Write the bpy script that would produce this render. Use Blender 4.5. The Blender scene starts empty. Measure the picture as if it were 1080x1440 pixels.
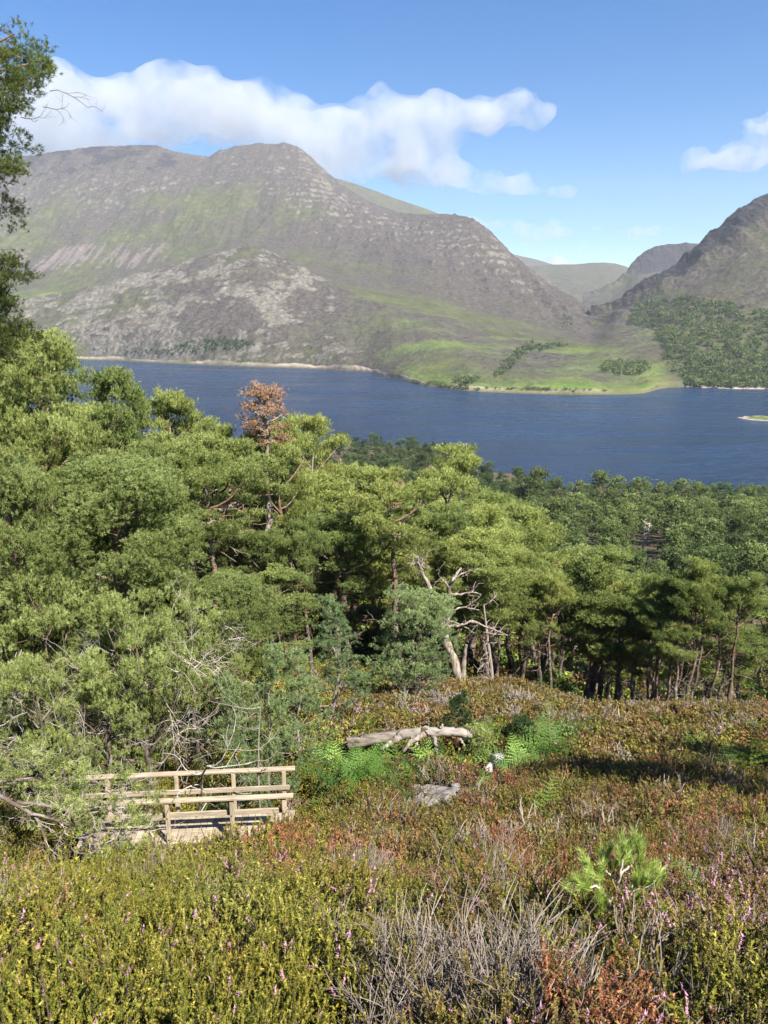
import bpy, math, random
import numpy as np
from mathutils import Vector
R = math.radians
S = bpy.context.scene
COL = S.collection

# ------------------------------------------------------------------ camera, light, sky, exposure
CAM_Z = 100.0
PITCH = R(14.04)
cam = bpy.data.cameras.new("camera")
cam.sensor_fit = 'VERTICAL'; cam.sensor_height = 36.0; cam.lens = 27.0
cam.clip_start = 0.1; cam.clip_end = 60000.0
cam_o = bpy.data.objects.new("camera", cam); COL.objects.link(cam_o)
cam_o.location = (0, 0, CAM_Z); cam_o.rotation_euler = (R(90) - PITCH, 0, 0)
S.camera = cam_o

SUN_AZ, SUN_EL = R(138), R(48)
sunv = Vector((math.sin(SUN_AZ) * math.cos(SUN_EL), math.cos(SUN_AZ) * math.cos(SUN_EL), math.sin(SUN_EL)))
sun = bpy.data.lights.new("sun", 'SUN'); sun.energy = 5.0; sun.angle = R(0.5); sun.color = (1.0, 0.95, 0.86)
sun_o = bpy.data.objects.new("sun", sun); COL.objects.link(sun_o)
sun_o.rotation_euler = (-sunv).to_track_quat('-Z', 'Y').to_euler()
sun_o.location = (200, -60, 400)

W = bpy.data.worlds.new("World"); S.world = W; W.use_nodes = True
wn = W.node_tree.nodes; wl = W.node_tree.links
bg = wn["Background"]
sky = wn.new("ShaderNodeTexSky"); sky.sky_type = 'NISHITA'; sky.sun_disc = False
sky.sun_elevation = SUN_EL; sky.sun_rotation = SUN_AZ; sky.altitude = 100
sky.air_density = 1.0; sky.dust_density = 0.1; sky.ozone_density = 2.5
hs = wn.new("ShaderNodeHueSaturation"); hs.inputs['Saturation'].default_value = 1.5; hs.inputs['Hue'].default_value = 0.508
wl.new(sky.outputs[0], hs.inputs['Color']); wl.new(hs.outputs[0], bg.inputs[0]); bg.inputs[1].default_value = 0.050

vs = S.view_settings
vs.view_transform = 'Standard'; vs.look = 'None'; vs.exposure = 1.6; vs.gamma = 1.0; vs.use_curve_mapping = False
cy = S.cycles
cy.max_bounces = 12; cy.diffuse_bounces = 4; cy.glossy_bounces = 2; cy.transmission_bounces = 3
cy.volume_bounces = 10; cy.transparent_max_bounces = 8
cy.use_denoising = True
cy.use_adaptive_sampling = True
cy.sample_clamp_indirect = 6.0

# ------------------------------------------------------------------ small tools
cp, sp = math.cos(PITCH), math.sin(PITCH)
def ray(px, py):
    cx = (np.asarray(px, float) - 540) / 1080; cyy = (720 - np.asarray(py, float)) / 1080
    return cx, cp + cyy * sp, -sp + cyy * cp
def at(px, py, Y):
    dx, dy, dz = ray(px, py); t = Y / dy
    return dx * t, Y + 0 * t, CAM_Z + dz * t

_rng = np.random.default_rng(7)
PERM = np.concatenate([_rng.permutation(256)] * 3)
GRAD = _rng.normal(size=(256, 3)); GRAD /= np.linalg.norm(GRAD, axis=1)[:, None]
def perlin(x, y, z=0.0):
    x, y, z = np.broadcast_arrays(np.asarray(x, float), np.asarray(y, float), np.asarray(z, float))
    xi, yi, zi = np.floor(x).astype(int), np.floor(y).astype(int), np.floor(z).astype(int)
    xf, yf, zf = x - xi, y - yi, z - zi
    u, v, w = [f * f * f * (f * (f * 6 - 15) + 10) for f in (xf, yf, zf)]
    xi &= 255; yi &= 255; zi &= 255
    def g(a, b, c):
        h = PERM[PERM[PERM[(xi + a) & 255] + ((yi + b) & 255)] + ((zi + c) & 255)]
        G = GRAD[h]
        return G[..., 0] * (xf - a) + G[..., 1] * (yf - b) + G[..., 2] * (zf - c)
    x00 = g(0,0,0) * (1-u) + g(1,0,0) * u; x10 = g(0,1,0) * (1-u) + g(1,1,0) * u
    x01 = g(0,0,1) * (1-u) + g(1,0,1) * u; x11 = g(0,1,1) * (1-u) + g(1,1,1) * u
    return 1.5 * ((x00 * (1-v) + x10 * v) * (1-w) + (x01 * (1-v) + x11 * v) * w)
def fbm(x, y, z=0.0, o=5, ridged=False):
    s = 0; a = 1.0; f = 1.0; tot = 0
    for i in range(o):
        n = perlin(x * f + 17.3 * i, y * f - 9.1 * i, z * f + 3.7 * i)
        if ridged: n = 1 - 2 * np.abs(n)
        s = s + a * n; tot += a; a *= 0.5; f *= 2.03
    return s / tot
def smooth(a, b, x):
    t = np.clip((x - a) / (b - a), 0, 1); return t * t * (3 - 2 * t)

class Geo:
    """collects vertices and faces (triangles and quads) of one mesh"""
    def __init__(s): s.v = []; s.f = {3: [], 4: []}; s.t = []; s.n = 0
    def add(s, V, F, tint=0.5):
        V = np.asarray(V, float).reshape(-1, 3); F = np.asarray(F, int)
        if len(V) == 0: return s
        V = V.astype(np.float32); F = F.astype(np.int32); s.v.append(V); s.f[F.shape[1]].append(F + s.n); s.n += len(V)
        s.t.append(np.broadcast_to(np.asarray(tint, float), (len(V),)))
        return s
    def tube(s, P, r, sides=6, tint=0.5, cap=True):
        P = np.asarray(P, float); n = len(P); r = np.broadcast_to(np.asarray(r, float), (n,))
        T = np.gradient(P, axis=0); T /= np.linalg.norm(T, axis=1)[:, None] + 1e-9
        up = np.array([0, 0, 1.0]) if abs(T[0, 2]) < .9 else np.array([1.0, 0, 0])
        U = np.cross(T, up); U /= np.linalg.norm(U, axis=1)[:, None] + 1e-9; Wv = np.cross(T, U)
        a = np.arange(sides) * 2 * np.pi / sides
        V = P[:, None] + r[:, None, None] * (np.cos(a)[None, :, None] * U[:, None] + np.sin(a)[None, :, None] * Wv[:, None])
        i = np.arange(n - 1)[:, None] * sides; j = np.arange(sides)[None]; k = (j + 1) % sides
        F = np.stack([i + j, i + k, i + sides + k, i + sides + j], -1).reshape(-1, 4)
        s.add(V, F, tint)
        if cap:
            for e, c in ((0, P[0]), (n - 1, P[-1])):
                ring = V[e]; VV = np.vstack([ring, c[None]])
                s.add(VV, [[q, (q + 1) % sides, sides] for q in range(sides)], tint)
        return s
    def box(s, c, d, rz=0.0, tint=0.5, bev=0.0):
        c = np.asarray(c, float); d = np.asarray(d, float) / 2
        b = min(bev, d.min() * .8)
        if b <= 0:
            V = np.array([[x, y, z] for x in (-1, 1) for y in (-1, 1) for z in (-1, 1)]) * d
            F = [[0,1,3,2],[4,6,7,5],[0,4,5,1],[2,3,7,6],[0,2,6,4],[1,5,7,3]]
        else:
            V = []; 
            for x in (-1, 1):
                for y in (-1, 1):
                    for z in (-1, 1):
                        for ax in range(3):
                            q = np.array([x, y, z]) * (d - b); q[ax] = np.array([x, y, z])[ax] * d[ax]; V.append(q)
            V = np.array(V); I = lambda x, y, z, ax: (x * 4 + y * 2 + z) * 3 + ax
            F = []; T3 = []
            for ax in range(3):
                o1, o2 = [q for q in range(3) if q != ax]
                for sg in (0, 1):
                    q = []
                    for a1, a2 in ((0,0),(1,0),(1,1),(0,1)):
                        k = [0,0,0]; k[ax] = sg; k[o1] = a1; k[o2] = a2; q.append(I(*k, ax))
                    F.append(q)
            for a1 in range(3):
                for a2 in range(a1 + 1, 3):
                    o = 3 - a1 - a2
                    for s1 in (0, 1):
                        for s2 in (0, 1):
                            k0 = [0,0,0]; k0[a1] = s1; k0[a2] = s2; k1 = list(k0); k1[o] = 1
                            F.append([I(*k0, a1), I(*k1, a1), I(*k1, a2), I(*k0, a2)])
            for x in (0, 1):
                for y in (0, 1):
                    for z in (0, 1): T3.append([I(x,y,z,0), I(x,y,z,1), I(x,y,z,2)])
        ca, sa = math.cos(rz), math.sin(rz)
        V = np.stack([V[:, 0] * ca - V[:, 1] * sa, V[:, 0] * sa + V[:, 1] * ca, V[:, 2]], -1) + c
        n0 = s.n; s.add(V, F, tint)
        if b > 0: s.f[3].append(np.array(T3) + n0)
        return s
    def mesh(s, name, mats=(), smoothed=True, attrs=None):
        me = bpy.data.meshes.new(name)
        V = np.concatenate(s.v) if s.v else np.zeros((0, 3))
        t3 = np.concatenate(s.f[3]) if s.f[3] else np.zeros((0, 3), int)
        t4 = np.concatenate(s.f[4]) if s.f[4] else np.zeros((0, 4), int)
        me.vertices.add(len(V)); me.vertices.foreach_set("co", V.astype(np.float32).ravel())
        L = np.concatenate([t3.ravel(), t4.ravel()]); me.loops.add(len(L)); me.loops.foreach_set("vertex_index", L.astype(np.int32))
        st = np.concatenate([np.arange(len(t3)) * 3, len(t3) * 3 + np.arange(len(t4)) * 4])
        me.polygons.add(len(st)); me.polygons.foreach_set("loop_start", st.astype(np.int32))
        me.polygons.foreach_set("use_smooth", np.full(len(st), bool(smoothed)))
        me.update(calc_edges=True)
        at_ = dict(attrs or {}); at_["tint"] = np.concatenate(s.t) if s.t else np.zeros(0)
        for k, a in at_.items():
            A = me.attributes.new(k, 'FLOAT', 'POINT'); A.data.foreach_set("value", np.asarray(a, np.float32).ravel())
        for m in mats: me.materials.append(m)
        return me
    def obj(s, name, mat=None, parent=None, smoothed=True, attrs=None, link=True):
        o = bpy.data.objects.new(name, s.mesh(name, [mat] if mat else [], smoothed, attrs))
        if link: COL.objects.link(o)
        if parent: o.parent = parent
        return o

def empty(name, loc=(0, 0, 0), rz=0.0, scale=(1, 1, 1)):
    o = bpy.data.objects.new(name, None); COL.objects.link(o); o.location = loc; o.rotation_euler = (0, 0, rz); o.scale = scale
    o.empty_display_size = 0.3
    return o
def tag(o, label, cat, group=None, kind=None):
    o['label'] = label; o['category'] = cat
    if group: o['group'] = group
    if kind: o['kind'] = kind
    return o
def struct(o, label=None, cat=None):
    o['kind'] = 'structure'
    if label: o['label'] = label; o['category'] = cat
    return o
def dup(root, loc, rz=0.0, scale=(1, 1, 1)):
    r = root.copy(); COL.objects.link(r); r.location = loc; r.rotation_euler = (0, 0, rz); r.scale = scale
    for ch in list(root.children):
        c = ch.copy(); COL.objects.link(c); c.parent = r
        for g in list(ch.children):
            d = g.copy(); COL.objects.link(d); d.parent = c
    return r

# ------------------------------------------------------------------ materials
class NT:
    def __init__(s, name):
        s.m = bpy.data.materials.new(name); s.m.use_nodes = True
        s.n = s.m.node_tree.nodes; s.l = s.m.node_tree.links
        s.b = s.n["Principled BSDF"]; s.out = s.n["Material Output"]
        s.b.inputs['Roughness'].default_value = 0.8
        s.b.inputs['Specular IOR Level'].default_value = 0.25
    def node(s, t, **kw):
        n = s.n.new(t)
        for k, v in kw.items():
            if k in n.inputs.keys(): 
                if hasattr(v, 'is_output'): s.l.new(v, n.inputs[k])
                else: n.inputs[k].default_value = v
            else: setattr(n, k, v)
        return n
    def attr(s, name, typ='GEOMETRY'):
        return s.node("ShaderNodeAttribute", attribute_name=name, attribute_type=typ).outputs['Fac']
    def noise(s, scale, detail=4.0, rough=0.55, coord='Object', vec=None, stretch=None):
        if vec is None:
            tc = s.n.new("ShaderNodeTexCoord"); vec = tc.outputs[coord]
        if stretch:
            mp = s.n.new("ShaderNodeMapping"); mp.inputs['Scale'].default_value = stretch; s.l.new(vec, mp.inputs[0]); vec = mp.outputs[0]
        n = s.node("ShaderNodeTexNoise", Scale=scale, Detail=detail, Roughness=rough); s.l.new(vec, n.inputs['Vector'])
        return n.outputs['Fac']
    def ramp(s, fac, stops):
        r = s.n.new("ShaderNodeValToRGB"); e = r.color_ramp.elements
        while len(e) < len(stops): e.new(0.5)
        for i, (p, c) in enumerate(stops): e[i].position = p; e[i].color = (*c, 1)
        s.l.new(fac, r.inputs[0]); return r.outputs[0]
    def mix(s, fac, a, b, mode='MIX'):
        m = s.n.new("ShaderNodeMix"); m.data_type = 'RGBA'; m.blend_type = mode
        for k, v in ((0, fac), (6, a), (7, b)):
            if hasattr(v, 'is_output'): s.l.new(v, m.inputs[k])
            elif k == 0: m.inputs[0].default_value = v
            else: m.inputs[k].default_value = (*v, 1)
        return m.outputs[2]
    def math(s, op, a, b=0.0, clamp=False):
        m = s.n.new("ShaderNodeMath"); m.operation = op; m.use_clamp = clamp
        for k, v in ((0, a), (1, b)):
            if hasattr(v, 'is_output'): s.l.new(v, m.inputs[k])
            else: m.inputs[k].default_value = v
        return m.outputs[0]
    def maprange(s, v, a, b, c=0.0, d=1.0):
        m = s.node("ShaderNodeMapRange"); s.l.new(v, m.inputs[0])
        for i, q in zip((1, 2, 3, 4), (a, b, c, d)): m.inputs[i].default_value = q
        return m.outputs[0]
    def color(s, c):
        if hasattr(c, 'is_output'): s.l.new(c, s.b.inputs['Base Color'])
        else: s.b.inputs['Base Color'].default_value = (*c, 1)
    def bump(s, h, strength=0.5, dist=0.1):
        b = s.node("ShaderNodeBump", Strength=strength, Distance=dist); s.l.new(h, b.inputs['Height'])
        s.l.new(b.outputs[0], s.b.inputs['Normal']); return b
    def translucent(s, col, fac=0.3):
        t = s.n.new("ShaderNodeBsdfTranslucent"); s.l.new(col, t.inputs[0])
        m = s.n.new("ShaderNodeMixShader"); m.inputs[0].default_value = fac
        s.l.new(s.b.outputs[0], m.inputs[1]); s.l.new(t.outputs[0], m.inputs[2]); s.l.new(m.outputs[0], s.out.inputs[0])

def leaf_mat(name, c0, c1, c2, rnd=0.25, trans=0.5, rough=0.5, obj_rand=True):
    """c0..c2 along the 'tint' attribute (old growth ... young tips), varied a little per object"""
    k = NT(name)
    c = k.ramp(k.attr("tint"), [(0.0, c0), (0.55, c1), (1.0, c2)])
    if obj_rand:
        oi = k.n.new("ShaderNodeObjectInfo")
        h = k.n.new("ShaderNodeHueSaturation"); k.l.new(c, h.inputs['Color'])
        k.l.new(k.maprange(oi.outputs['Random'], 0, 1, 0.5 - 0.05 * rnd, 0.5 + 0.05 * rnd), h.inputs['Hue'])
        k.l.new(k.maprange(oi.outputs['Random'], 0, 1, 1 + .5 * rnd, 1 - .8 * rnd), h.inputs['Value'])
        c = h.outputs[0]
    k.color(c); k.b.inputs['Roughness'].default_value = rough
    k.translucent(k.mix(1.0, c, (1.0, 1.15, .75), 'MULTIPLY'), trans)
    return k.m

M = {}
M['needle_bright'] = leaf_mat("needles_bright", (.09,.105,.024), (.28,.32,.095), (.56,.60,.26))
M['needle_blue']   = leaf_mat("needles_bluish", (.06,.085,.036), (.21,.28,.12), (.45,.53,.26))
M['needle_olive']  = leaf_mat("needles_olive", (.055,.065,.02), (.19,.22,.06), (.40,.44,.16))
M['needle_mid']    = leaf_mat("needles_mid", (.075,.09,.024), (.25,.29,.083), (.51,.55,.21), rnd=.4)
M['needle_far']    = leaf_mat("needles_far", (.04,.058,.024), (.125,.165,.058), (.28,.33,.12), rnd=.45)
M['needle_dead']   = leaf_mat("needles_dead", (.20,.11,.06), (.33,.20,.115), (.46,.32,.20), trans=.2)
M['leaf_green']    = leaf_mat("broad_leaves", (.03,.06,.015), (.07,.13,.03), (.14,.22,.05), rnd=.5)

def bark_mat(name, lo, hi, zlo, zhi, grey=None):
    k = NT(name)
    tc = k.n.new("ShaderNodeTexCoord"); sx = k.n.new("ShaderNodeSeparateXYZ"); k.l.new(tc.outputs['Object'], sx.inputs[0])
    f = k.maprange(sx.outputs[2], zlo, zhi)
    n = k.noise(9, 6, .65, stretch=(1, 1, .25))
    c = k.mix(f, lo, hi); c = k.mix(k.maprange(n, .35, .7), c, tuple(q * .45 for q in lo))
    if grey: c = k.mix(k.maprange(k.noise(2.2, 5), .5, .62), c, grey)
    k.color(c); k.bump(n, .9, .05); return k.m
M['bark'] = bark_mat("pine_bark", (.13,.095,.075), (.25,.135,.085), 2.5, 7.5, (.2,.18,.16))
M['bark_grey'] = bark_mat("grey_bark", (.26,.22,.18), (.30,.25,.21), 1, 6)
M['bark_birch'] = bark_mat("birch_bark", (.5,.46,.4), (.45,.4,.34), 1, 4, (.2,.17,.14))
k = NT("bleached_wood"); n = k.noise(7, 6, .6, stretch=(1, 1, .2)); n2 = k.noise(1.3, 4)
c = k.ramp(n, [(.3, (.07,.055,.045)), (.5, (.22,.18,.145)), (.72, (.44,.39,.33))])
c = k.mix(k.maprange(n2, .52, .66), c, (.17,.11,.075)); k.color(c); k.bump(n, .8, .04); M['dead'] = k.m
k = NT("pale_twigs"); oi = k.noise(3, 3)
k.color(k.ramp(oi, [(.3, (.22,.18,.15)), (.6, (.42,.37,.32)), (.8, (.55,.50,.44))])); M['twig'] = k.m

# ------------------------------------------------------------------ far land: sheets through real ridge lines
def lerp_cols(px, cols, vals):
    return np.interp(px, cols, vals)
def gsmooth(A, n, axis):
    for _ in range(n):
        P = np.concatenate([np.take(A, [0], axis), A, np.take(A, [-1], axis)], axis)
        s = [slice(None)] * A.ndim
        a = list(s); a[axis] = slice(0, -2); b = list(s); b[axis] = slice(2, None)
        A = .25 * P[tuple(a)] + .5 * A + .25 * P[tuple(b)]
    return A
def land_sheet(px, stages, rows, sm=6, back=700, drop=350):
    """stages: list of (py per column, Y per column); -> X, Y, Z grids and the stage parameter"""
    PYs = np.array([s_[0] for s_ in stages]); Ys = np.array([s_[1] for s_ in stages])
    s_ = np.concatenate([np.linspace(i, i + 1, r, endpoint=False) for i, r in enumerate(rows)] + [[len(rows)]])
    i = np.minimum(s_.astype(int), len(rows) - 1); f = (s_ - i)[:, None]
    PX = np.broadcast_to(px, (len(s_), len(px)))
    X0, Y0, Z0 = [np.stack(q) for q in zip(*[at(px, PYs[k], Ys[k]) for k in range(len(stages))])]
    X = X0[i] * (1 - f) + X0[i + 1] * f; Y = Y0[i] * (1 - f) + Y0[i + 1] * f; Z = Z0[i] * (1 - f) + Z0[i + 1] * f
    Zs = gsmooth(Z, sm, 0); w = smooth(0, .25, np.minimum(s_, len(rows) - s_))[:, None]
    Z = Z * (1 - w) + Zs * w
    # far side: falls away behind the ridge
    q = np.linspace(0, 1, 14)[1:, None]
    dirx = X[-1] / Y[-1]
    Yb = Y[-1] + q * back; Xb = dirx * Yb; Zb = Z[-1] - drop * q ** 1.3
    X = np.vstack([X, Xb]); Y = np.vstack([Y, Yb]); Z = np.vstack([Z, Zb]); s_ = np.concatenate([s_, len(rows) + q[:, 0]])
    return X, Y, Z, s_
def grid_obj(name, X, Y, Z, mat, attrs):
    r, c = X.shape
    i = np.arange(r - 1)[:, None] * c; j = np.arange(c - 1)[None]
    F = np.stack([i + j, i + j + 1, i + c + j + 1, i + c + j], -1).reshape(-1, 4)
    g = Geo(); g.add(np.stack([X, Y, Z], -1).reshape(-1, 3), F)
    return g.obj(name, mat, attrs={k: np.asarray(v).ravel() for k, v in attrs.items()})
def slope_of(X, Y, Z):
    dXr, dYr, dZr = [np.gradient(A, axis=0) for A in (X, Y, Z)]; dXc, dYc, dZc = [np.gradient(A, axis=1) for A in (X, Y, Z)]
    n = np.stack([dYr * dZc - dZr * dYc, dZr * dXc - dXr * dZc, dXr * dYc - dYr * dXc], -1)
    return 1 - np.abs(n[..., 2]) / (np.linalg.norm(n, axis=-1) + 1e-9)

def mountain_mat():
    k = NT("mountain_ground")
    n1 = k.noise(.02, 8, .62); n2 = k.noise(.09, 6, .65); n3 = k.noise(.004, 5, .55); n4 = k.noise(.035, 7, .6)
    heath = k.ramp(n2, [(.33, (.034,.028,.024)), (.5, (.061,.051,.045)), (.67, (.092,.078,.066))])
    green = k.ramp(n1, [(.33, (.042,.047,.019)), (.52, (.068,.074,.029)), (.7, (.096,.096,.042))])
    rock = k.ramp(n2, [(.33, (.06,.053,.044)), (.5, (.115,.103,.085)), (.67, (.19,.17,.138))])
    scree = k.ramp(n2, [(.3, (.09,.073,.067)), (.7, (.16,.13,.118))])
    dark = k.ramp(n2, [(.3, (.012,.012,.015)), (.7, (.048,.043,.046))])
    def cut(a, w=.18):
        m = k.math('ADD', k.attr(a), k.math('MULTIPLY', k.math('SUBTRACT', n4, .5), 1.1))
        return k.maprange(m, .5 - w / 2, .5 + w / 2)
    c = k.mix(cut('green', .5), heath, green)
    c = k.mix(k.math('MULTIPLY', k.attr('tan'), .8), c, (.16, .15, .065))
    c = k.mix(cut('scree'), c, scree)
    c = k.mix(cut('rock'), c, rock)
    c = k.mix(cut('crag_shade'), c, dark)  # dark crag rock, plus shade painted onto summit, ridge and cliff
    c = k.mix(k.attr('field'), c, k.ramp(n1, [(.35, (.07,.125,.022)), (.65, (.145,.185,.045))]))
    c = k.mix(k.attr('sand'), c, (.36, .30, .235))
    k.color(c); k.b.inputs['Roughness'].default_value = .95; k.b.inputs['Specular IOR Level'].default_value = .1
    k.bump(n2, 1.0, 6.0); return k.m
M['mountain'] = mountain_mat()

RIDGE_PX = [-260,-120,0,60,120,160,190,220,245,270,295,310,340,375,400,420,440,460,490,520,560,600,640,665,690,720,760,800,835,870,920,1000,1320]
RIDGE_PY = [250,236,226,218,210,208,206,207,216,221,222,213,206,203,203,209,225,245,268,286,301,305,303,310,328,360,392,418,441,448,458,484,490]
def shore_py(px):
    if np.ndim(px) and len(px) > 100:
        kr = np.exp(-np.linspace(-2.2, 2.2, 45) ** 2); kr /= kr.sum(); return np.convolve(np.pad(shore_raw(px), 22, mode='edge'), kr, 'valid')
    return shore_raw(px)
def shore_raw(px):
    return np.interp(px, [-260,0,80,160,260,360,430,520,560,600,650,700,760,800,860,905,915,922,980,1080,1320],
                         [503,504,505,507,512,516.5,518.5,524,534,543,549,552,554,555,554.5,554,551,546,543.5,548,556])
def build_slioch():
    px = np.linspace(-260, 1320, 1150)
    C = [-260, 0, 80, 160, 260, 360, 440, 520, 600, 680, 760, 835, 870, 900, 950, 1000, 1320]
    ker = np.exp(-np.linspace(-2.2, 2.2, 33) ** 2); ker /= ker.sum()
    L = lambda v: np.convolve(np.pad(np.interp(px, C, v), 16, mode='edge'), ker, 'valid')
    spy = shore_py(px)
    dx, dy, dz = ray(px, spy); Ysh = -CAM_Z / dz * dy
    y1 = L([430,428,418,402,370,348,388,428,450,475,490,500,470,462,480,510,525]); Y1 = L([2600,2500,2450,2400,2400,2400,2300,2000,1800,1700,1600,1500,1750,1750,1550,1300,1250])
    y2 = L([425,413,411,407,394,376,381,402,422,442,466,479,458,457,470,500,515]); Y2 = L([2900,2900,2900,2850,2750,2750,2700,2500,2300,2200,2000,1900,1900,1900,1700,1400,1350])
    y3 = L([340,335,330,322,312,302,308,335,360,385,430,459,450,455,465,492,505]); Y3 = L([3650,3650,3600,3600,3500,3450,3350,3150,2850,2700,2400,2200,2000,2000,1850,1600,1550])
    y4 = np.interp(px, RIDGE_PX, RIDGE_PY); Y4 = L([4500,4500,4450,4400,4380,4350,4300,4000,3550,3200,2800,2400,2200,2150,2000,1800,1750])
    # a low bank right behind the waterline, then the lower slopes
    f0 = L([.3,.3,.3,.35,.3,.3,.3,.3,.22,.18,.16,.18,.3,.4,.5,.5,.5])
    Ym = Ysh + f0 * (Y1 - Ysh) * .5; ym = spy + (y1 - spy) * L([.3,.3,.3,.4,.3,.28,.25,.2,.1,.07,.06,.08,.1,.12,.3,.4,.4])
    X, Y, Z, s = land_sheet(px, [(spy + .6, Ysh * .995), (spy - 1.0, Ysh * 1.006), (ym, Ym), (y1, Y1), (y2, Y2), (y3, Y3), (y4, Y4)], [4, 60, 150, 50, 130, 170], sm=10)
    PX = np.broadcast_to(px, X.shape); SS = np.broadcast_to(s[:, None], X.shape)
    hi = smooth(4.2, 4.9, SS); knoll = smooth(1.3, 2.0, SS) * (1 - smooth(3.3, 3.9, SS)) * (1 - smooth(430, 560, PX))
    lowrock = smooth(1.0, 1.25, SS) * (1 - smooth(3.0, 3.4, SS)) * (1 - smooth(440, 560, PX))
    edge = smooth(0, 1.2, SS)
    rid = fbm(X / 420, Y / 420, Z / 420, 6, True); med = fbm(X / 150, Y / 150, Z / 300, 5); fine = fbm(X / 45, Y / 45, Z / 60, 4, True)
    gul = fbm(X / 130, Y / 900, Z / 900, 4, True)                   # gullies that run down the face
    crest = 1 - .75 * smooth(5.55, 6.0, SS)
    Z = Z + edge * crest * (16 * rid * (.3 + hi) + 9 * med + (3 + 6 * hi) * (gul - .2) * 2.2)
    Z = Z + edge * (fine * (3.2 + 6.0 * lowrock + 4.0 * hi) * (1 - .6 * smooth(560, 640, PX) * (1 - smooth(1.5, 2.5, SS))))
    # strata: ledges along the right shoulder and on the rocky knoll
    led = smooth(330, 440, PX) * (1 - smooth(700, 800, PX)) * smooth(4.0, 4.8, SS) * crest
    for amp, h, msk in ((.42, 34, led), (.22, 17, lowrock)):
        zz = Z + 10 * med; q = zz / h; fr = q - np.floor(q)
        Z = Z + amp * h * msk * (smooth(.25, .75, fr) - fr) * (.5 + .8 * np.clip(fbm(X / 300, Y / 300, 0, 3) + .3, 0, 1))
    Z = Z - 70 * smooth(955, 1010, PX)
    sl = slope_of(X, Y, Z)
    big = fbm(X / 350, Y / 350, Z / 350, 5); pat = fbm(X / 110, Y / 160, Z / 160, 5); pat2 = fbm(X / 40, Y / 50, Z / 25, 4)
    green = .30 - .16 * knoll + .85 * big - .12 * smooth(400, 520, PX) * smooth(3.2, 3.8, SS) + .22 * (1 - smooth(5.0, 5.6, SS)) * (1 - smooth(330, 480, PX)) - .35 * smooth(5.2, 5.8, SS) - .2 * smooth(420, 520, PX) * smooth(4.3, 5, SS)
    green = green + .45 * smooth(520, 640, PX) * (1 - smooth(1.9, 2.6, SS)) + .25 * smooth(2.9, 3.2, SS) * (1 - smooth(3.7, 4.1, SS))
    green = green + .35 * smooth(560, 640, PX) * (1 - smooth(920, 960, PX)) * (1 - smooth(1.2, 1.9, SS))
    tan = np.clip(.9 * fbm(X / 260, Y / 60, 5, 4) + .35, 0, 1) * smooth(560, 650, PX) * (1 - smooth(1.3, 2.1, SS)) * (1 - smooth(930, 970, PX))
    rock = .12 + .42 * pat2 * (.5 + lowrock) + lowrock * (.22 + 1.5 * pat) + knoll * .07 + .22 * smooth(4.6, 5.4, SS) + .13 * led * np.clip(pat + .4, 0, 1) + 1.1 * (sl - .16)
    rock = rock - .45 * smooth(540, 640, PX) * (1 - smooth(2.2, 3.4, SS)) - .35 * smooth(3.2, 3.5, SS) * (1 - smooth(3.9, 4.2, SS))
    chute = fbm(X / 26, Y / 700, Z / 700, 3)
    scree = .08 + np.exp(-((SS - (4.42 + .12 * chute)) / .22) ** 2) * (1 - smooth(190, 270, PX)) * (.45 + 1.7 * chute + .4 * pat) \
          + .9 * np.clip(fbm(X / 60, Y / 500, Z / 260, 4) - .12, 0, 1) * smooth(4.3, 4.8, SS) * (1 - smooth(460, 560, PX)) * 1.3
    cr = fbm(X / 90, Y / 120, Z / 30, 4)
    crag_shade = .03 + .55 * pat * np.clip(.4 + pat2, 0, 1.2) + (sl - .28) * 1.1 + .55 * np.clip(cr, 0, 1) * (led + .5 * lowrock) + smooth(5.3, 5.8, SS) * (1 - smooth(240, 300, PX)) * (.62 + .7 * pat + .5 * cr) * .9  # left-summit term paints cloud shade as dark colour; the rest is crag rock
    crag_shade = crag_shade + .30 * smooth(5.3, 5.8, SS) * smooth(290, 330, PX) * np.clip(pat2 + .5, 0, 1)
    sand = smooth(.2, .9, SS) * (1 - smooth(1.0, 1.035, SS)) * np.clip(.35 + 1.4 * fbm(X / 120, Y / 120, 3, 3) + .5 * np.exp(-((PX - 690) / 50) ** 2), 0, 1)
    field = np.clip(.72 + 1.8 * fbm(X / 160, Y / 45, 8, 3), 0, 1) * smooth(520, 640, PX) * (1 - smooth(915, 950, PX)) * smooth(.98, 1.03, SS) * (1 - smooth(1.7, 2.35, SS)) + .75 * np.clip(fbm(X / 240, Y / 120, 9, 4) * 2 + .05, 0, 1) * smooth(470, 560, PX) * (1 - smooth(930, 960, PX)) * smooth(1.5, 2.0, SS) * (1 - smooth(3.0, 3.6, SS))
    field = field + .7 * smooth(2.95, 3.1, SS) * (1 - smooth(3.5, 4.0, SS)) * (1 - smooth(100, 200, PX)) * np.clip(.5 + 2 * fbm(X / 200, Y / 100, 6, 3), 0, 1)
    field = np.clip(field, 0, 1); sand = sand * (1 - .8 * smooth(820, 880, PX))
    return grid_obj("mountain", X, Y, Z, M['mountain'], dict(green=green, rock=rock, scree=scree, crag_shade=crag_shade, sand=sand, tan=tan, field=field)), (px, X, Y, Z)
slioch, SL = build_slioch(); struct(slioch)

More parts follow.
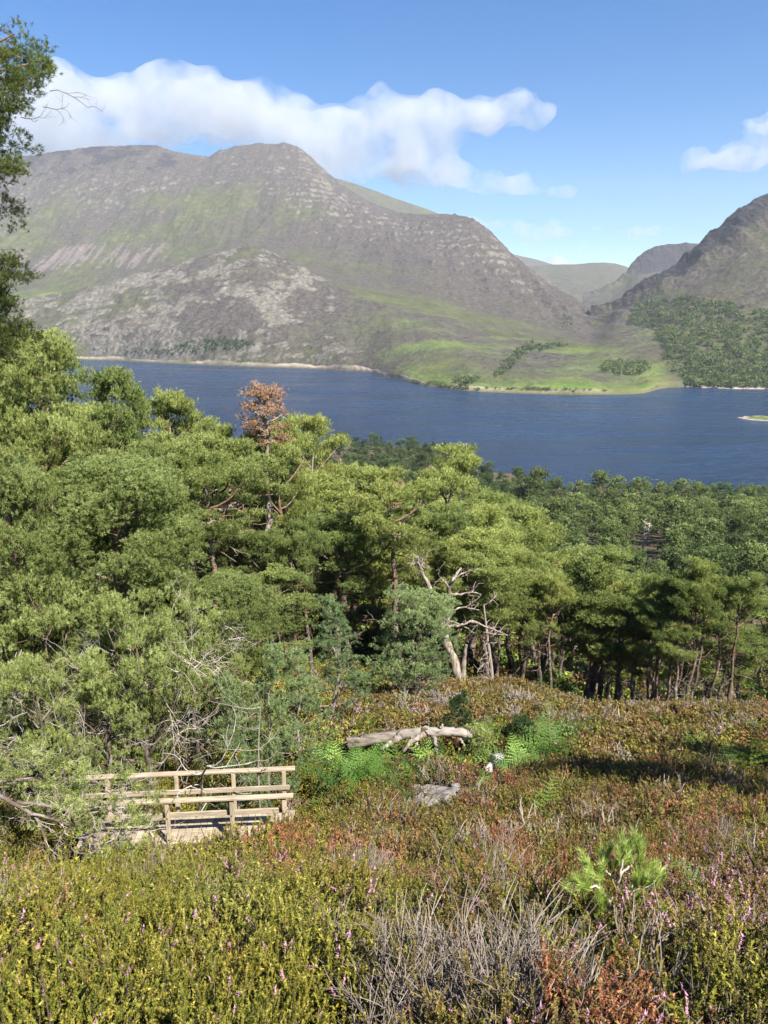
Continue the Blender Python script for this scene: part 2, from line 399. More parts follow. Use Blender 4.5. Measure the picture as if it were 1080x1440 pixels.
def build_ridge(name, C, stage_rows, noise=1.0, rows=None, green=.4, rock=.1, crag_shade=.0, back=600, drop=250, n=420, buttress=0, beach=0.):
    px = np.linspace(C[0], C[-1], n)
    st = [(np.interp(px, C, a), np.interp(px, C, b)) for a, b in stage_rows]
    X, Y, Z, s = land_sheet(px, st, rows, sm=5, back=back, drop=drop)
    SS = np.broadcast_to(s[:, None], X.shape); top = len(rows)
    crest = 1 - .7 * smooth(top - .35, top, SS)
    crest = crest * ((.08 + .92 * smooth(0, .9, SS)) if beach else 1.0)
    Z = Z + noise * crest * (14 * fbm(X / 300, Y / 300, Z / 300, 5, True) + 8 * fbm(X / 110, Y / 110, Z / 200, 5)) + noise * np.minimum(crest * 1.5, 1) * 3.5 * fbm(X / 40, Y / 40, Z / 50, 4, True)
    if buttress: Z = Z + buttress * smooth(top - .95, top - .6, SS) * (1 - .75 * smooth(top - .12, top, SS)) * fbm(X / 95, Y / 400, Z / 400, 4, True)
    sl = slope_of(X, Y, Z); pat = fbm(X / 110, Y / 160, Z / 160, 5); pat2 = fbm(X / 40, Y / 50, Z / 25, 4)
    PX = np.broadcast_to(px, X.shape)
    g = green(PX, SS, pat) if callable(green) else green + .5 * pat
    rk = rock(PX, SS, pat2) if callable(rock) else rock + .5 * pat2 + .7 * (sl - .2)
    cg = crag_shade(PX, SS, pat2) if callable(crag_shade) else crag_shade + .4 * pat2 + .6 * (sl - .3)
    o = grid_obj(name, X, Y, Z, M['mountain'], dict(green=g, rock=rk, scree=np.full(X.shape, .05) + .35 * pat2, crag_shade=cg, sand=np.clip(beach * (1 - smooth(.05, .13, SS)), 0, 1), tan=np.zeros(X.shape), field=np.zeros(X.shape)))
    return struct(o), (px, X, Y, Z)

# right-hand mountain with the wooded foot
Cc = [830, 860, 880, 905, 940, 965, 985, 1000, 1020, 1040, 1060, 1080, 1120, 1320]
ridge = [444, 441, 425, 405, 385, 366, 346, 334, 316, 298, 286, 276, 262, 205]
shY = [2000, 1900, 1800, 1500, 1230, 1190, 1180, 1170, 1160, 1155, 1150, 1145, 1130, 1080]
shp = [470, 468, 480, 515, 545, 546, 546.5, 546.5, 547.5, 548.5, 549.5, 550.5, 553, 560]
rowsC = [(shp, shY),
         ([462,460,465,490,510,508,506,505,505,505,506,507,508,512], [2060,1980,1880,1620,1400,1370,1360,1350,1345,1340,1335,1330,1310,1280]),
         ([455,452,450,458,462,455,450,447,444,441,438,435,430,420], [2120,2060,1980,1850,1680,1660,1640,1630,1620,1615,1610,1600,1590,1560]),
         ([449,446,437,430,422,412,400,394,384,374,366,360,350,320], [2180,2120,2080,2020,1960,1950,1950,1950,1950,1950,1950,1950,1940,1920]),
         (ridge, [2300,2260,2240,2230,2230,2250,2280,2300,2320,2340,2360,2380,2400,2450])]
mR, RT = build_ridge("mountain", Cc, rowsC, 1.0, [50, 90, 110, 120], buttress=34, beach=.9,
    green=lambda P, s, n: .38 + .5 * n + .5 * (1 - smooth(.3, .9, s)) + .25 * (1 - smooth(1.5, 2.5, s)),
    rock=lambda P, s, n: .10 + .5 * n + .12 * smooth(2, 3, s),
    crag_shade=lambda P, s, n: (.04 + .55 * n) * smooth(.8, 1.6, s) + .9 * smooth(3.15, 3.6, s) * (1 - .5 * smooth(1040, 1100, P)))  # upper ridge darkened in colour to stand for its shaded side
# cliff-topped hill at the head of the glen
Cd = [820, 860, 880, 888, 896, 905, 920, 940, 965, 985, 1010, 1060, 1120]
build_ridge("cliff_hill", Cd, [([470]*13, [3000]*13),
    ([440,432,424,420,416,412,410,408,406,404,400,400,400], [3500]*13),
    ([424,412,402,396,392,390,387,384,381,379,376,376,376], [3950]*13),
    ([418,402,386,373,364,356,349,345,343.5,344,347,350,350], [4060]*13)], 1.0, [40, 60, 70], buttress=20,
    green=.36, rock=.05, crag_shade=lambda P, s, n: .05 + .5 * n + .85 * smooth(1.9, 2.1, s) * smooth(885, 900, P))  # cliff face carries its shade as painted dark colour
Ce = [680, 720, 740, 756, 775, 790, 810, 830, 850, 865, 880, 900, 930, 980, 1060]
build_ridge("distant_hill", Ce, [([480]*15, [3600]*15), ([440,436,430,428,426,424,422,420,420,420,420,422,424,424,424], [4600]*15),
    ([405,396,390,392,396,394,393,392,392,393,395,400,404,404,404], [5000]*15),
    ([395,384,376,374,373,372.5,372,370.5,370,371,375,384,392,392,392], [5600]*15)], 1.0, [30, 60, 60], green=.42, rock=-.05)
Cf = [600, 680, 702, 722, 740, 760, 780, 800, 840, 900]
build_ridge("distant_hill", Cf, [([440]*10, [5500]*10), ([360,366,372,376,380,384,388,392,396,400], [6300]*10), ([340,346,351,358,362,367,373,381,392,398], [7000]*10)], .8, [30, 60], green=.3, rock=.0)
Cb = [380, 420, 440, 470, 500, 530, 560, 590, 610, 640, 700]
build_ridge("distant_ridge", Cb, [([420]*11, [4600]*11), ([300,300,300,305,310,315,320,325,330,340,350], [5000]*11),
    ([232,233,238,251,259,270,281,291,298,312,340], [5500]*11)], .7, [30, 80], green=.5, rock=-.1, crag_shade=.05)
build_ridge("distant_ridge", [180, 225, 245, 262, 280, 295, 320, 360], [([300]*8, [4700]*8), ([240,236,236,236,236,236,238,240], [5200]*8),
    ([222,210.5,213,216,219,221,228,236], [5700]*8)], .6, [30, 60], green=.2, rock=.05, crag_shade=.1, n=160)

# ------------------------------------------------------------------ loch
def build_loch():
    g = Geo(); n = 2
    g.add([[-9000, 300, 0], [9000, 300, 0], [9000, 6000, 0], [-9000, 6000, 0]], [[0, 1, 2, 3]])
    k = NT("loch_water")
    w1 = k.noise(.16, 5, .65, stretch=(1, 1.5, 1)); w2 = k.noise(.028, 4, .6, stretch=(.6, 1.6, 1)); w3 = k.noise(.004, 3, .5)
    h = k.math('ADD', w1, k.math('MULTIPLY', w2, 3.0))
    c = k.mix(k.maprange(w3, .35, .65), (.005, .019, .050), (.008, .029, .074))
    k.color(c); k.b.inputs['Roughness'].default_value = .22; k.b.inputs['IOR'].default_value = 1.33; k.b.inputs['Specular IOR Level'].default_value = .5
    k.l.new(k.maprange(k.noise(.012, 5, .6, stretch=(.35, 1.6, 1)), .35, .65, .12, .34), k.b.inputs['Roughness'])
    k.bump(h, 1.0, 3.4)
    return struct(g.obj("loch", k.m, smoothed=False))
build_loch()
def build_islet():
    X, Y, _ = [float(q) for q in at(1078, 588.5, -CAM_Z / float(ray(1078, 588.5)[2]) * float(ray(1078, 588.5)[1]))]
    a = np.linspace(-1, 1, 60); U, V = np.meshgrid(a, a); Z = 1.5 * (1 - U ** 2 - V ** 2) + .8 * fbm(U * 3, V * 3, 2, 4) - .5
    struct(grid_obj("islet", X + U * 32, Y + V * 26, Z, M['mountain'], dict(green=np.full(U.shape, .9), rock=np.full(U.shape, .2), scree=U * 0, crag_shade=U * 0, sand=(Z < .45) * .8, tan=U * 0 + .3, field=(Z > .6) * .7)))
build_islet()

# ------------------------------------------------------------------ our hillside
GY = np.array([-30, -6, 0, 3, 6, 9, 12, 14, 17.5, 23, 30, 35, 42, 50, 65, 100, 150, 215, 300, 443, 640, 760])
GU = np.array([-.9, -.45, -.2, 0, .15, .3, .45, .9])
GC = np.array([ -1.6+6, -1.6+.9, -1.6, -3.3, -5.5, -7.5, -9.4, -10.6, -12.05, -13.6, -16.2, -18.2, -21.2, -24, -28, -38, -49, -60, -74, -90, -101, -106])
GL = np.array([ -1.6+6, -1.6+.9, -1.6, -3.3, -5.5, -7.7, -10.0, -11.2, -12.6, -13.2, -15, -16.3, -18, -20, -24, -34, -44, -55, -66, -82, -99, -106])
GR = np.array([ -1.6+6, -1.6+.9, -1.6, -3.2, -5.2, -7.1, -8.9, -10.0, -11.6, -13.9, -16.9, -19.2, -23, -28, -35, -46.5, -55, -64.5, -79, -100.5, -106, -108])
GM = np.array([ -1.6+6, -1.6+.9, -1.6, -3.25, -5.4, -7.3, -9.2, -10.4, -11.9, -13.6, -16.2, -18.2, -21.3, -25.5, -31, -42, -53, -64, -79, -98, -104, -107])
GT = np.stack([GL, GL, .5 * (GL + GC), GC, GM, GR, GR, GR])        # (u, y)
def burn_x(y): return np.where(y < 13.3, -3.95 - .46 * (13.3 - y), -3.95 + .25 * (y - 13.3))
def ground(x, y, detail=True):
    x = np.asarray(x, float); y = np.asarray(y, float)
    u = np.clip(x / (np.maximum(y, 0) + 3), -.9, .9)
    iu = np.clip(np.searchsorted(GU, u) - 1, 0, len(GU) - 2); fu = (u - GU[iu]) / (GU[iu + 1] - GU[iu]); fu = fu * fu * (3 - 2 * fu)
    yy = np.clip(y, GY[0], GY[-1]); iy = np.clip(np.searchsorted(GY, yy) - 1, 0, len(GY) - 2); fy = (yy - GY[iy]) / (GY[iy + 1] - GY[iy])
    z = (GT[iu, iy] * (1 - fy) + GT[iu, iy + 1] * fy) * (1 - fu) + (GT[iu + 1, iy] * (1 - fy) + GT[iu + 1, iy + 1] * fy) * fu
    z = z + CAM_Z
    # the burn's gully under the bridge and down to the left
    d = np.abs(x - burn_x(y)); z = z - 1.9 * np.exp(-(d / 1.45) ** 2) * smooth(7.5, 10.5, y) * (1 - smooth(15.5, 18.5, y))
    z = z + .75 * np.exp(-((x + 2.25) / .75) ** 2 - ((y - 13.3) / .6) ** 2)
    if detail:
        z = z + (.22 * fbm(x / 2.6, y / 2.6, 1, 3) + .17 * fbm(x / .75, y / .75, 5, 2) * (1 - smooth(16, 24, y))) * smooth(2, 5, y) + .6 * fbm(x / 11, y / 11, 2, 3) * smooth(20, 45, y) * (1 - smooth(420, 470, y))
    return z
def build_ground():
    ys = np.concatenate([np.linspace(-30, 0, 30, endpoint=False), np.linspace(0, 30, 160, endpoint=False), np.geomspace(30, 760, 150)])
    us = np.linspace(-1, 1, 200); us = np.sign(us) * (.35 * np.abs(us) + .65 * us ** 2) * 1.15
    Y = np.broadcast_to(ys[:, None], (len(ys), len(us))).copy(); X = us[None] * (np.maximum(Y, 0) + 14)
    Z = ground(X, Y)
    k = NT("peaty_ground")
    n = k.noise(1.6, 8, .65); n2 = k.noise(.11, 4, .6); n3 = k.noise(14, 4)
    c = k.ramp(n, [(.3, (.018,.014,.009)), (.5, (.05,.042,.018)), (.62, (.075,.075,.022)), (.8, (.13,.11,.05))])
    c = k.mix(k.maprange(n2, .42, .6), c, k.ramp(n3, [(.3, (.05,.035,.022)), (.7, (.15,.10,.065))]))
    k.color(c); k.b.inputs['Roughness'].default_value = .95; k.bump(n, .8, .25)
    return struct(grid_obj("hillside", X, Y, Z, k.m, {}))
build_ground()

# ------------------------------------------------------------------ clouds and air
def build_cloud(name, lumps, Y, seed, dens, vox=45, flat=.5):
    """lumps: (px, py, rx px, ry px, dY) puffs at distance Y, fused into one closed body of vapour"""
    rng = np.random.default_rng(seed); g = Geo()
    bm_v, bm_f = ICO
    sc = Y / 1080.0
    for (px, py, rx, ry, dy) in lumps:
        c = np.array(at(px, py, Y + dy))
        nsub = max(4, int(rx * 2.2 / ry) * 4)
        for q in range(nsub):
            o = rng.normal(size=3) * np.array([.42, .42, .30])
            o = np.clip(o, -.8, .8)
            rr = rng.uniform(.35, .62)
            r3 = np.array([rx * .5 + ry * .5, ry * 1.3, ry]) * sc * rr
            r3[0] = min(r3[0], r3[2] * 2.0)
            p = c + o * np.array([rx, ry * 1.6, ry]) * sc
            if flat and o[2] < 0: p[2] = c[2] + o[2] * ry * sc * flat
            g.add(bm_v * r3 + p, bm_f)
    ob = g.obj(name, None)
    md = ob.modifiers.new("fuse", 'REMESH'); md.mode = 'VOXEL'; md.voxel_size = vox
    dg = bpy.context.evaluated_depsgraph_get(); me = bpy.data.meshes.new_from_object(ob.evaluated_get(dg))
    ob.modifiers.clear(); ob.data = me
    n = len(me.vertices); co = np.zeros(n * 3, np.float32); me.vertices.foreach_get("co", co); co = co.reshape(-1, 3).astype(float)
    no = np.zeros(n * 3, np.float32); me.vertices.foreach_get("normal", no); no = no.reshape(-1, 3)
    s_ = Y / 9000.0
    d = 150 * s_ * fbm(co[:, 0] / (420 * s_), co[:, 1] / (420 * s_), co[:, 2] / (300 * s_), 4) + 50 * s_ * fbm(co[:, 0] / (120 * s_), co[:, 1] / (120 * s_), co[:, 2] / (120 * s_), 3)
    me.vertices.foreach_set("co", (co + no * d[:, None]).astype(np.float32).ravel()); me.update()
    md = ob.modifiers.new("fuse", 'REMESH'); md.mode = 'VOXEL'; md.voxel_size = vox
    dg = bpy.context.evaluated_depsgraph_get(); me = bpy.data.meshes.new_from_object(ob.evaluated_get(dg)); ob.modifiers.clear(); ob.data = me
    m = bpy.data.materials.new("cloud_vapour"); m.use_nodes = True; nt = m.node_tree; nt.nodes.clear()
    out = nt.nodes.new("ShaderNodeOutputMaterial"); v = nt.nodes.new("ShaderNodeVolumePrincipled")
    v.inputs['Color'].default_value = (.76, .78, .82, 1); v.inputs['Anisotropy'].default_value = 0.3
    tcn = nt.nodes.new("ShaderNodeTexCoord"); nzn = nt.nodes.new("ShaderNodeTexNoise"); nzn.inputs['Scale'].default_value = 1 / (340 * s_); nzn.inputs['Detail'].default_value = 4; nzn.inputs['Roughness'].default_value = .6
    mr = nt.nodes.new("ShaderNodeMapRange"); mr.inputs[1].default_value = .36; mr.inputs[2].default_value = .66; mr.inputs[3].default_value = 0; mr.inputs[4].default_value = dens * 1.7
    nt.links.new(tcn.outputs['Object'], nzn.inputs['Vector']); nt.links.new(nzn.outputs['Fac'], mr.inputs[0]); nt.links.new(mr.outputs[0], v.inputs['Density'])
    nt.links.new(v.outputs[0], out.inputs['Volume']); me.materials.clear(); me.materials.append(m)
    return ob
def ico(sub=2):
    import bmesh
    bm = bmesh.new(); bmesh.ops.create_icosphere(bm, subdivisions=sub, radius=1.0)
    v = np.array([q.co for q in bm.verts]); bm.verts.index_update(); f = np.array([[w.index for w in q.verts] for q in bm.faces]); bm.free(); return v, f
ICO = ico(2)
CY = 9500
big = [(-60,165,110,60,0),(40,160,90,60,0),(110,150,80,55,0),(190,150,80,50,0),(260,160,80,48,0),(330,165,75,48,0),(395,165,60,44,0),
       (450,175,60,42,0),(500,160,50,30,0),(545,155,50,24,0),(590,165,50,26,0),(640,165,45,26,0),(690,165,45,28,0),(735,155,40,22,0),
       (760,170,20,18,0),(470,215,70,30,0),(540,225,60,30,0),(600,240,55,28,0),(650,252,50,22,0),(700,262,40,20,0),(740,272,35,14,0),(790,272,26,11,0),(560,195,60,26,0),(620,200,50,20,0),(20,208,100,30,0),(-80,210,90,35,0),(110,208,80,22,0),(20,200,90,35,0),(120,192,80,30,0),(400,200,60,30,0),(450,232,55,26,0),(520,250,50,16,0)]
co_ = build_cloud("cloud", big, CY, 3, .0026, 60)
co_['kind'] = 'structure'
tag(co_, "long white cloud bank lying along the top of the big mountain", "cloud")
for i, (l, lab, dn) in enumerate([
    ([(1075,178,30,16,0),(1040,222,60,20,0),(1090,215,45,30,0),(1120,190,50,30,0)], "grey-white cloud above the steep mountain at the picture's edge", .0018),
    ([(690,318,36,10,0),(760,325,36,17,0),(745,340,25,8,0)], "ragged grey cloud low in the sky over the mountain's shoulder", .0020),
    ([(905,327,42,9,0)], "small flat cloud floating over the cliff-topped hill", .0022),
    ([(840,322,14,6,0)], "tiny cloud puff between two larger clouds above the glen", .002),
    ([(850,350,50,6,0),(800,352,30,4,0)], "thin grey cloud streak just above the head of the glen", .0018),
    ([(765,374,40,8,0)], "white cloud showing behind the blue hill in the gap", .005)]):
    c = build_cloud("cloud", l, 12000, 20 + i, dn, 40); c['kind'] = 'structure'; tag(c, lab, "cloud")

def build_haze():
    g = Geo(); g.box((0, 3700, 620), (13000, 9000, 1500))          # z -130 .. 1370, y -800 .. 8200
    o = g.obj("haze", None, smoothed=False)
    m = bpy.data.materials.new("pale_air"); m.use_nodes = True; nt = m.node_tree; nt.nodes.clear()
    out = nt.nodes.new("ShaderNodeOutputMaterial"); v = nt.nodes.new("ShaderNodeVolumePrincipled")
    v.inputs['Color'].default_value = (.80, .88, 1, 1); v.inputs['Density'].default_value = 4.3e-5
    nt.links.new(v.outputs[0], out.inputs['Volume']); o.data.materials.append(m)
    o['kind'] = 'stuff'; return tag(o, "thin pale blue air in front of the far mountains", "haze", kind='stuff')
build_haze()
S.cycles.volume_step_rate = .35

# ------------------------------------------------------------------ trees: skeleton, crown of needle tufts
def unit(v): return v / (np.linalg.norm(v, axis=-1, keepdims=True) + 1e-9)
def tufts(g, P, D, size, K, width, rng, spread=.9, tint=.5, tj=.18):
    """K thin needle faces round the shoot direction D at every point P"""
    n = len(P)
    if n == 0: return
    D = unit(D); sz = size * rng.uniform(.65, 1.3, n)
    rv = unit(rng.normal(size=(n, K, 3)))
    d = unit(D[:, None] * 1.0 + rv * spread)
    side = unit(np.cross(d, rng.normal(size=(n, K, 3))))
    base = P[:, None] + D[:, None] * (rng.uniform(-.45, .35, (n, K, 1)) * sz[:, None, None])
    L = sz[:, None, None] * rng.uniform(.7, 1.1, (n, K, 1)); w = width * rng.uniform(.7, 1.3, (n, K, 1))
    a = base + side * w * .5; b = base - side * w * .5; t = base + d * L
    V = np.stack([a, b, t], 2).reshape(-1, 3); F = np.arange(len(V)).reshape(-1, 3)
    tt = np.clip(np.broadcast_to(np.asarray(tint, float), (n,)) + rng.normal(0, tj, n), 0, 1)
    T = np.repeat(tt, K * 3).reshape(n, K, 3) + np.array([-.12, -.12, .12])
    g.add(V, F, np.clip(T, 0, 1).ravel())
def clump(g, c, r, dens, size, K, width, rng, tint=.5):
    """one foliage pad: an ellipsoid lit tips above, sparser below"""
    r = np.asarray(r, float); m = 7 if size < .3 else 3; n = max(2, int(dens * (r[0] * r[1] + r[0] * r[2] + r[1] * r[2]) * 2.4 / (m - .5)))
    u = unit(rng.normal(size=(n, 3))); u[:, 2] = np.where(u[:, 2] < -.25, -u[:, 2], u[:, 2])
    rad = rng.uniform(.72, 1.06, n); inner = rng.random(n) < .22; rad[inner] *= rng.uniform(.3, .9, inner.sum())
    lump = 1 + .22 * perlin(u[:, 0] * 2 + c[0], u[:, 1] * 2 + c[1], u[:, 2] * 2 + c[2])
    P = np.asarray(c) + u * r * (rad * lump)[:, None]
    D = u * np.array([1, 1, .8]) + np.array([0, 0, .55])
    P = np.repeat(P, m, 0) + rng.normal(0, size * .85, (n * m, 3)) * np.array([1, 1, .7]); D = np.repeat(D, m, 0) + rng.normal(0, .35, (n * m, 3)); u = np.repeat(u, m, 0); rad = np.repeat(rad, m)
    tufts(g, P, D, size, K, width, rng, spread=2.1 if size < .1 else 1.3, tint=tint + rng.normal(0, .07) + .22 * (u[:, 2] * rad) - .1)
def bend(p0, d, L, n, rng, curl=.25, up=.0):
    P = [np.array(p0, float)]; d = unit(np.array(d, float)); w = np.zeros(3)
    for i in range(n):
        w = .6 * w + rng.normal(size=3) * curl
        d = unit(d + w * .35 + np.array([0, 0, up / n])); P.append(P[-1] + d * L / n)
    return np.array(P)
def twiggy(g, p, d, L, r, depth, rng, sides=3, curl=.5, up=0., kids=4, ends=None):
    P = bend(p, d, L, 5, rng, curl, up); g.tube(P, np.linspace(r, r * .45, 6), sides, cap=False)
    if ends is not None and depth <= 1: ends.append((P[-1], P[-1] - P[-2]))
    if depth > 0:
        for q in range(kids):
            k = rng.integers(2, 6); dd = unit(unit(P[min(k, 5)] - P[k - 1]) + rng.normal(size=3) * .75)
            twiggy(g, P[k], dd, L * rng.uniform(.4, .65), r * .55, depth - 1, rng, sides, curl, up, kids, ends)

LOD = {'near': dict(dens=88, size=.068, K=22, width=.0135), 'mid': dict(dens=56, size=.15, K=10, width=.036),
       'back': dict(dens=22, size=.27, K=8, width=.075), 'far': dict(dens=4.2, size=.45, K=6, width=.22)}
def pine_geo(seed, H, Rr, cb=.45, lod='mid', lean=(0, 0), nb=20, flat=.5, fork=False, r0=None, profile='umbrella', bare=6, clump_r=.25, gap=0.0, per=3):
    rng = np.random.default_rng(seed); T = Geo(); C = Geo(); q = LOD[lod]
    r0 = r0 or .017 * H + .04
    n = 10; z = np.linspace(0, H * .96, n); off = np.cumsum(rng.normal(0, .018 * H, (n, 2)), 0); off -= off[0]
    P = np.stack([off[:, 0] + lean[0] * z / H, off[:, 1] + lean[1] * z / H, z - .15], -1)
    rr = r0 * (1 - .86 * (z / H) ** 1.2); rr[0] *= 1.5
    T.tube(P, rr, 8 if lod in ('near', 'mid') else 5)
    def trunk(t): return np.array([np.interp(t * H, z, P[:, i]) for i in range(3)])
    ga = rng.uniform(0, 6.28)
    for b in range(nb):
        s = (b + .5) / nb; t = cb + (1 - cb) * s * .97
        if profile == 'umbrella': L = Rr * (1 - s ** 3.2) ** .7 * (.72 + .4 * rng.random()) * (.62 + .38 * min(1, s * 2.4))
        elif profile == 'cone': L = Rr * (1 - s) ** .85 * (.8 + .35 * rng.random())
        else: L = Rr * math.sqrt(max(.02, 1 - (2 * s - .85) ** 2 / 1.4)) * (.7 + .4 * rng.random())
        L = max(L, .22 * Rr if profile != 'cone' else .1 * Rr)
        ga += 2.4 + rng.normal(0, .35); p0 = trunk(t)
        rise = {'umbrella': -.12 + 1.0 * s, 'cone': .15 + .5 * s}.get(profile, 0 + .8 * s)
        if rng.random() < gap: continue
        B = bend(p0, (math.cos(ga), math.sin(ga), rise + rng.normal(0, .12)), L, 5, rng, .32, .45)
        rb = max(.012, rr[0] * .30 * (L / Rr) * (1 - .5 * s)); T.tube(B, np.linspace(rb, rb * .3, 6), 5 if lod in ('near', 'mid') else 3, cap=False)
        cr = Rr * clump_r * (.75 + .5 * rng.random()) * (.75 + .25 * L / Rr)
        for j in range(per):
            if j == 0: c = B[-1]
            else:
                k = rng.integers(2, 6); sd = unit(np.cross(B[k] - B[k - 1], [0, 0, 1.0])) * rng.choice([-1, 1])
                c = B[k] + sd * cr * rng.uniform(.6, 1.7) + np.array([0, 0, rng.uniform(-.1, .35) * cr])
                T.tube(bend(B[k - 1], c - B[k - 1], np.linalg.norm(c - B[k - 1]), 3, rng, .2), np.linspace(rb * .5, rb * .15, 4), 3, cap=False)
            w = cr * rng.uniform(.7, 1.15)
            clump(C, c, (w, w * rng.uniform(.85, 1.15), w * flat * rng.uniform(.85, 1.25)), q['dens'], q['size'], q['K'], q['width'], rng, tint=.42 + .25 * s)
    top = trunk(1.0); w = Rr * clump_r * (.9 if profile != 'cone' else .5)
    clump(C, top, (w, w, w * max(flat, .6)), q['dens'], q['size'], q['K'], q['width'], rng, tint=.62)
    for b in range(bare):                                            # dead snags under the crown
        t = rng.uniform(.22, max(.3, cb + .12)); a = rng.uniform(0, 6.28)
        if lod in ('near', 'mid'): twiggy(T, trunk(t), (math.cos(a), math.sin(a), rng.uniform(-.25, .2)), Rr * rng.uniform(.3, .75), rr[0] * .14, 1, rng, 3, .5, -.1, 3)
        else: T.tube(bend(trunk(t), (math.cos(a), math.sin(a), 0), Rr * .5, 3, rng), np.linspace(rr[0] * .12, .01, 4), 3, cap=False)
    return T, C
HOME = (0, 0, -500)
def tree_proto(name, T, C, bark, needle):
    r = empty(name); T.obj("trunk", bark, r); C.obj("crown", needle, r, smoothed=False); return r
def place(proto, x, y, H, W=None, rz=None, sink=.1):
    """copy of a prototype standing on the hillside, H tall; W scales its spread"""
    s = H / proto['h']; w = max(W / proto['w'], .62 * s) if W else s
    return dup(proto, (x, y, float(ground(x, y)) - sink), rz if rz is not None else RNG.uniform(0, 6.28), (w, w, s))
RNG = np.random.default_rng(11)
PROTO = {}
def proto(key, seed, H, Rr, bark='bark', needle='needle_mid', **kw):
    T, C = pine_geo(seed, H, Rr, **kw); r = tree_proto("scots_pine", T, C, M[bark], M[needle]); r['h'] = H; r['w'] = 2 * Rr; PROTO[key] = r; return r
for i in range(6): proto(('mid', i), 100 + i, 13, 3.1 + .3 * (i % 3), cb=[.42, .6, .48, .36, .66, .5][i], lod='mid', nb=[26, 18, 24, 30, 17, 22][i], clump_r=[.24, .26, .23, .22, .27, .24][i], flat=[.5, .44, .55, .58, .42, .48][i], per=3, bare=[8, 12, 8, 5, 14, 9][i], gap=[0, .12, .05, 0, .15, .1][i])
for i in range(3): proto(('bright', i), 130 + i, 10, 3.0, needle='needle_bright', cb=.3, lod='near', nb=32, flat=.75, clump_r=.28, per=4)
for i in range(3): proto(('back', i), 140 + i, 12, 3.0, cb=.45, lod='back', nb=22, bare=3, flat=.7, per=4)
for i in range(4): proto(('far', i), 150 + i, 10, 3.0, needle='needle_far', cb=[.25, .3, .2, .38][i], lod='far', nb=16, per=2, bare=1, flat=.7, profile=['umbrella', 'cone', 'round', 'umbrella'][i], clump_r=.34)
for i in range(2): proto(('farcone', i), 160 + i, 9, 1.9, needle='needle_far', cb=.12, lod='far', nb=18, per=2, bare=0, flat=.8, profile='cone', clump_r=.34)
for i in range(2): proto(('young', i), 170 + i, 6, 1.6, bark='bark_grey', needle='needle_blue', cb=.1, lod='near', nb=40, per=2, bare=2, flat=.8, profile='cone', clump_r=.2, r0=.07)

def Xat(px, Y, py=800): return float(at(px, py, Y)[0])
def key(kind, px, py_top, wpx, Y, label, rz=None, group=None, cat="pine tree", dx=0.):
    """a tree of the photograph: the top of its crown seen at (px, py_top), crown wpx wide, at distance Y"""
    x, _, zt = [float(q) for q in at(px, py_top, Y)]; x += dx
    g = float(ground(x, Y)); _, dy, _ = ray(px, py_top)
    H = max(2.0, (zt - g) * .965); Wm = wpx * (Y / float(dy)) / 1080
    o = place(PROTO[kind], x, Y, H, Wm, rz); tag(o, label, cat, group); KEYS.append((x, Y)); return o
KEYS = []
# the wood seen tree by tree, from the left edge to the right
key(('bright', 0), 70, 458, 200, 27, "yellow-green pine with dark bent boughs, standing taller than its neighbours at the wood's left end", .4)
key(('mid', 3), 172, 508, 100, 33, "narrow pine squeezed in just right of the tall yellow-green one")
key(('mid', 0), 248, 540, 120, 44, "round-topped pine against the loch, left of the tree with the rust-brown crown")
key(('mid', 2), 395, 588, 95, 48, "layered green pine directly right of the rust-brown dead crown", 1.2)
key(('mid', 5), 452, 584, 120, 60, "dome-topped pine whose crown reaches up into the loch left of centre")
key(('mid', 3), 420, 640, 130, 52, "broad pine in front of the dome-topped one, its crown one storey lower")
key(('bright', 1), 165, 645, 300, 21.5, "big bright blue-green pine with a wide domed crown above the burn", 2.1)
key(('bright', 2), 15, 640, 180, 20, "yellow-green pine cut by the picture edge, left of the big domed one", .9)
key(('mid', 1), 300, 590, 120, 47, "pine with open shelves of foliage below the rust-brown crown")
key(('mid', 4), 612, 638, 140, 62, "tall open-crowned pine with a bare fork showing, at the middle of the wood", 0.3)
key(('mid', 1), 640, 712, 110, 52, "slim pine with a small yellowish top standing behind the dead snag", 2.2)
key(('mid', 2), 470, 720, 170, 46, "wide mid-green pine just left of the middle, above the young blue-green conifers")
key(('mid', 5), 545, 760, 120, 49, "pine with a low rounded crown behind the pale layered one")
key(('mid', 0), 700, 690, 130, 66, "green pine right of the tall fork-topped one, its top near the loch edge")
key(('mid', 3), 770, 708, 130, 62, "full-crowned pine at the right shoulder of the near wood")
key(('mid', 2), 690, 775, 130, 45, "pine with pale bare side branches just right of the dead snag", 1.9)
key(('mid', 5), 745, 775, 120, 48, "pine with layered yellow-green shelves above the heather knoll")
key(('mid', 0), 838, 760, 150, 49, "spreading olive pine with a reddish forked stem above the knoll's crest", 4.)
key(('mid', 4), 885, 812, 110, 47, "open pine leaning over the knoll's right end, several dark stems beside it")
key(('mid', 1), 935, 835, 100, 46, "thin-crowned pine on a tall dark stem at the knoll's lower right")
key(('mid', 3), 985, 850, 120, 50, "dense pine behind the cluster of pale slender stems on the right")
key(('mid', 4), 960, 880, 80, 42, "slender pale-stemmed pine in front of the dense one on the right")
key(('mid', 1), 1045, 880, 110, 46, "scraggy pine with a bare straight stem near the picture's right edge")
key(('mid', 2), 1100, 840, 150, 52, "pine cut by the right picture edge with a heavy crown")
key(('mid', 5), 350, 745, 120, 40, "pine filling the gap right of the big blue-green dome")
key(('mid', 0), 400, 790, 120, 36, "pine with a pale lower crown above the young blue-green conifers")
key(('young', 0), 470, 828, 130, 24.5, "young conical blue-green pine, the tallest of the conifers behind the bracken", .5, cat="young pine")
key(('young', 1), 372, 885, 120, 17.5, "young blue-green conifer with a bare pale stem right behind the bridge", 2., cat="young pine")
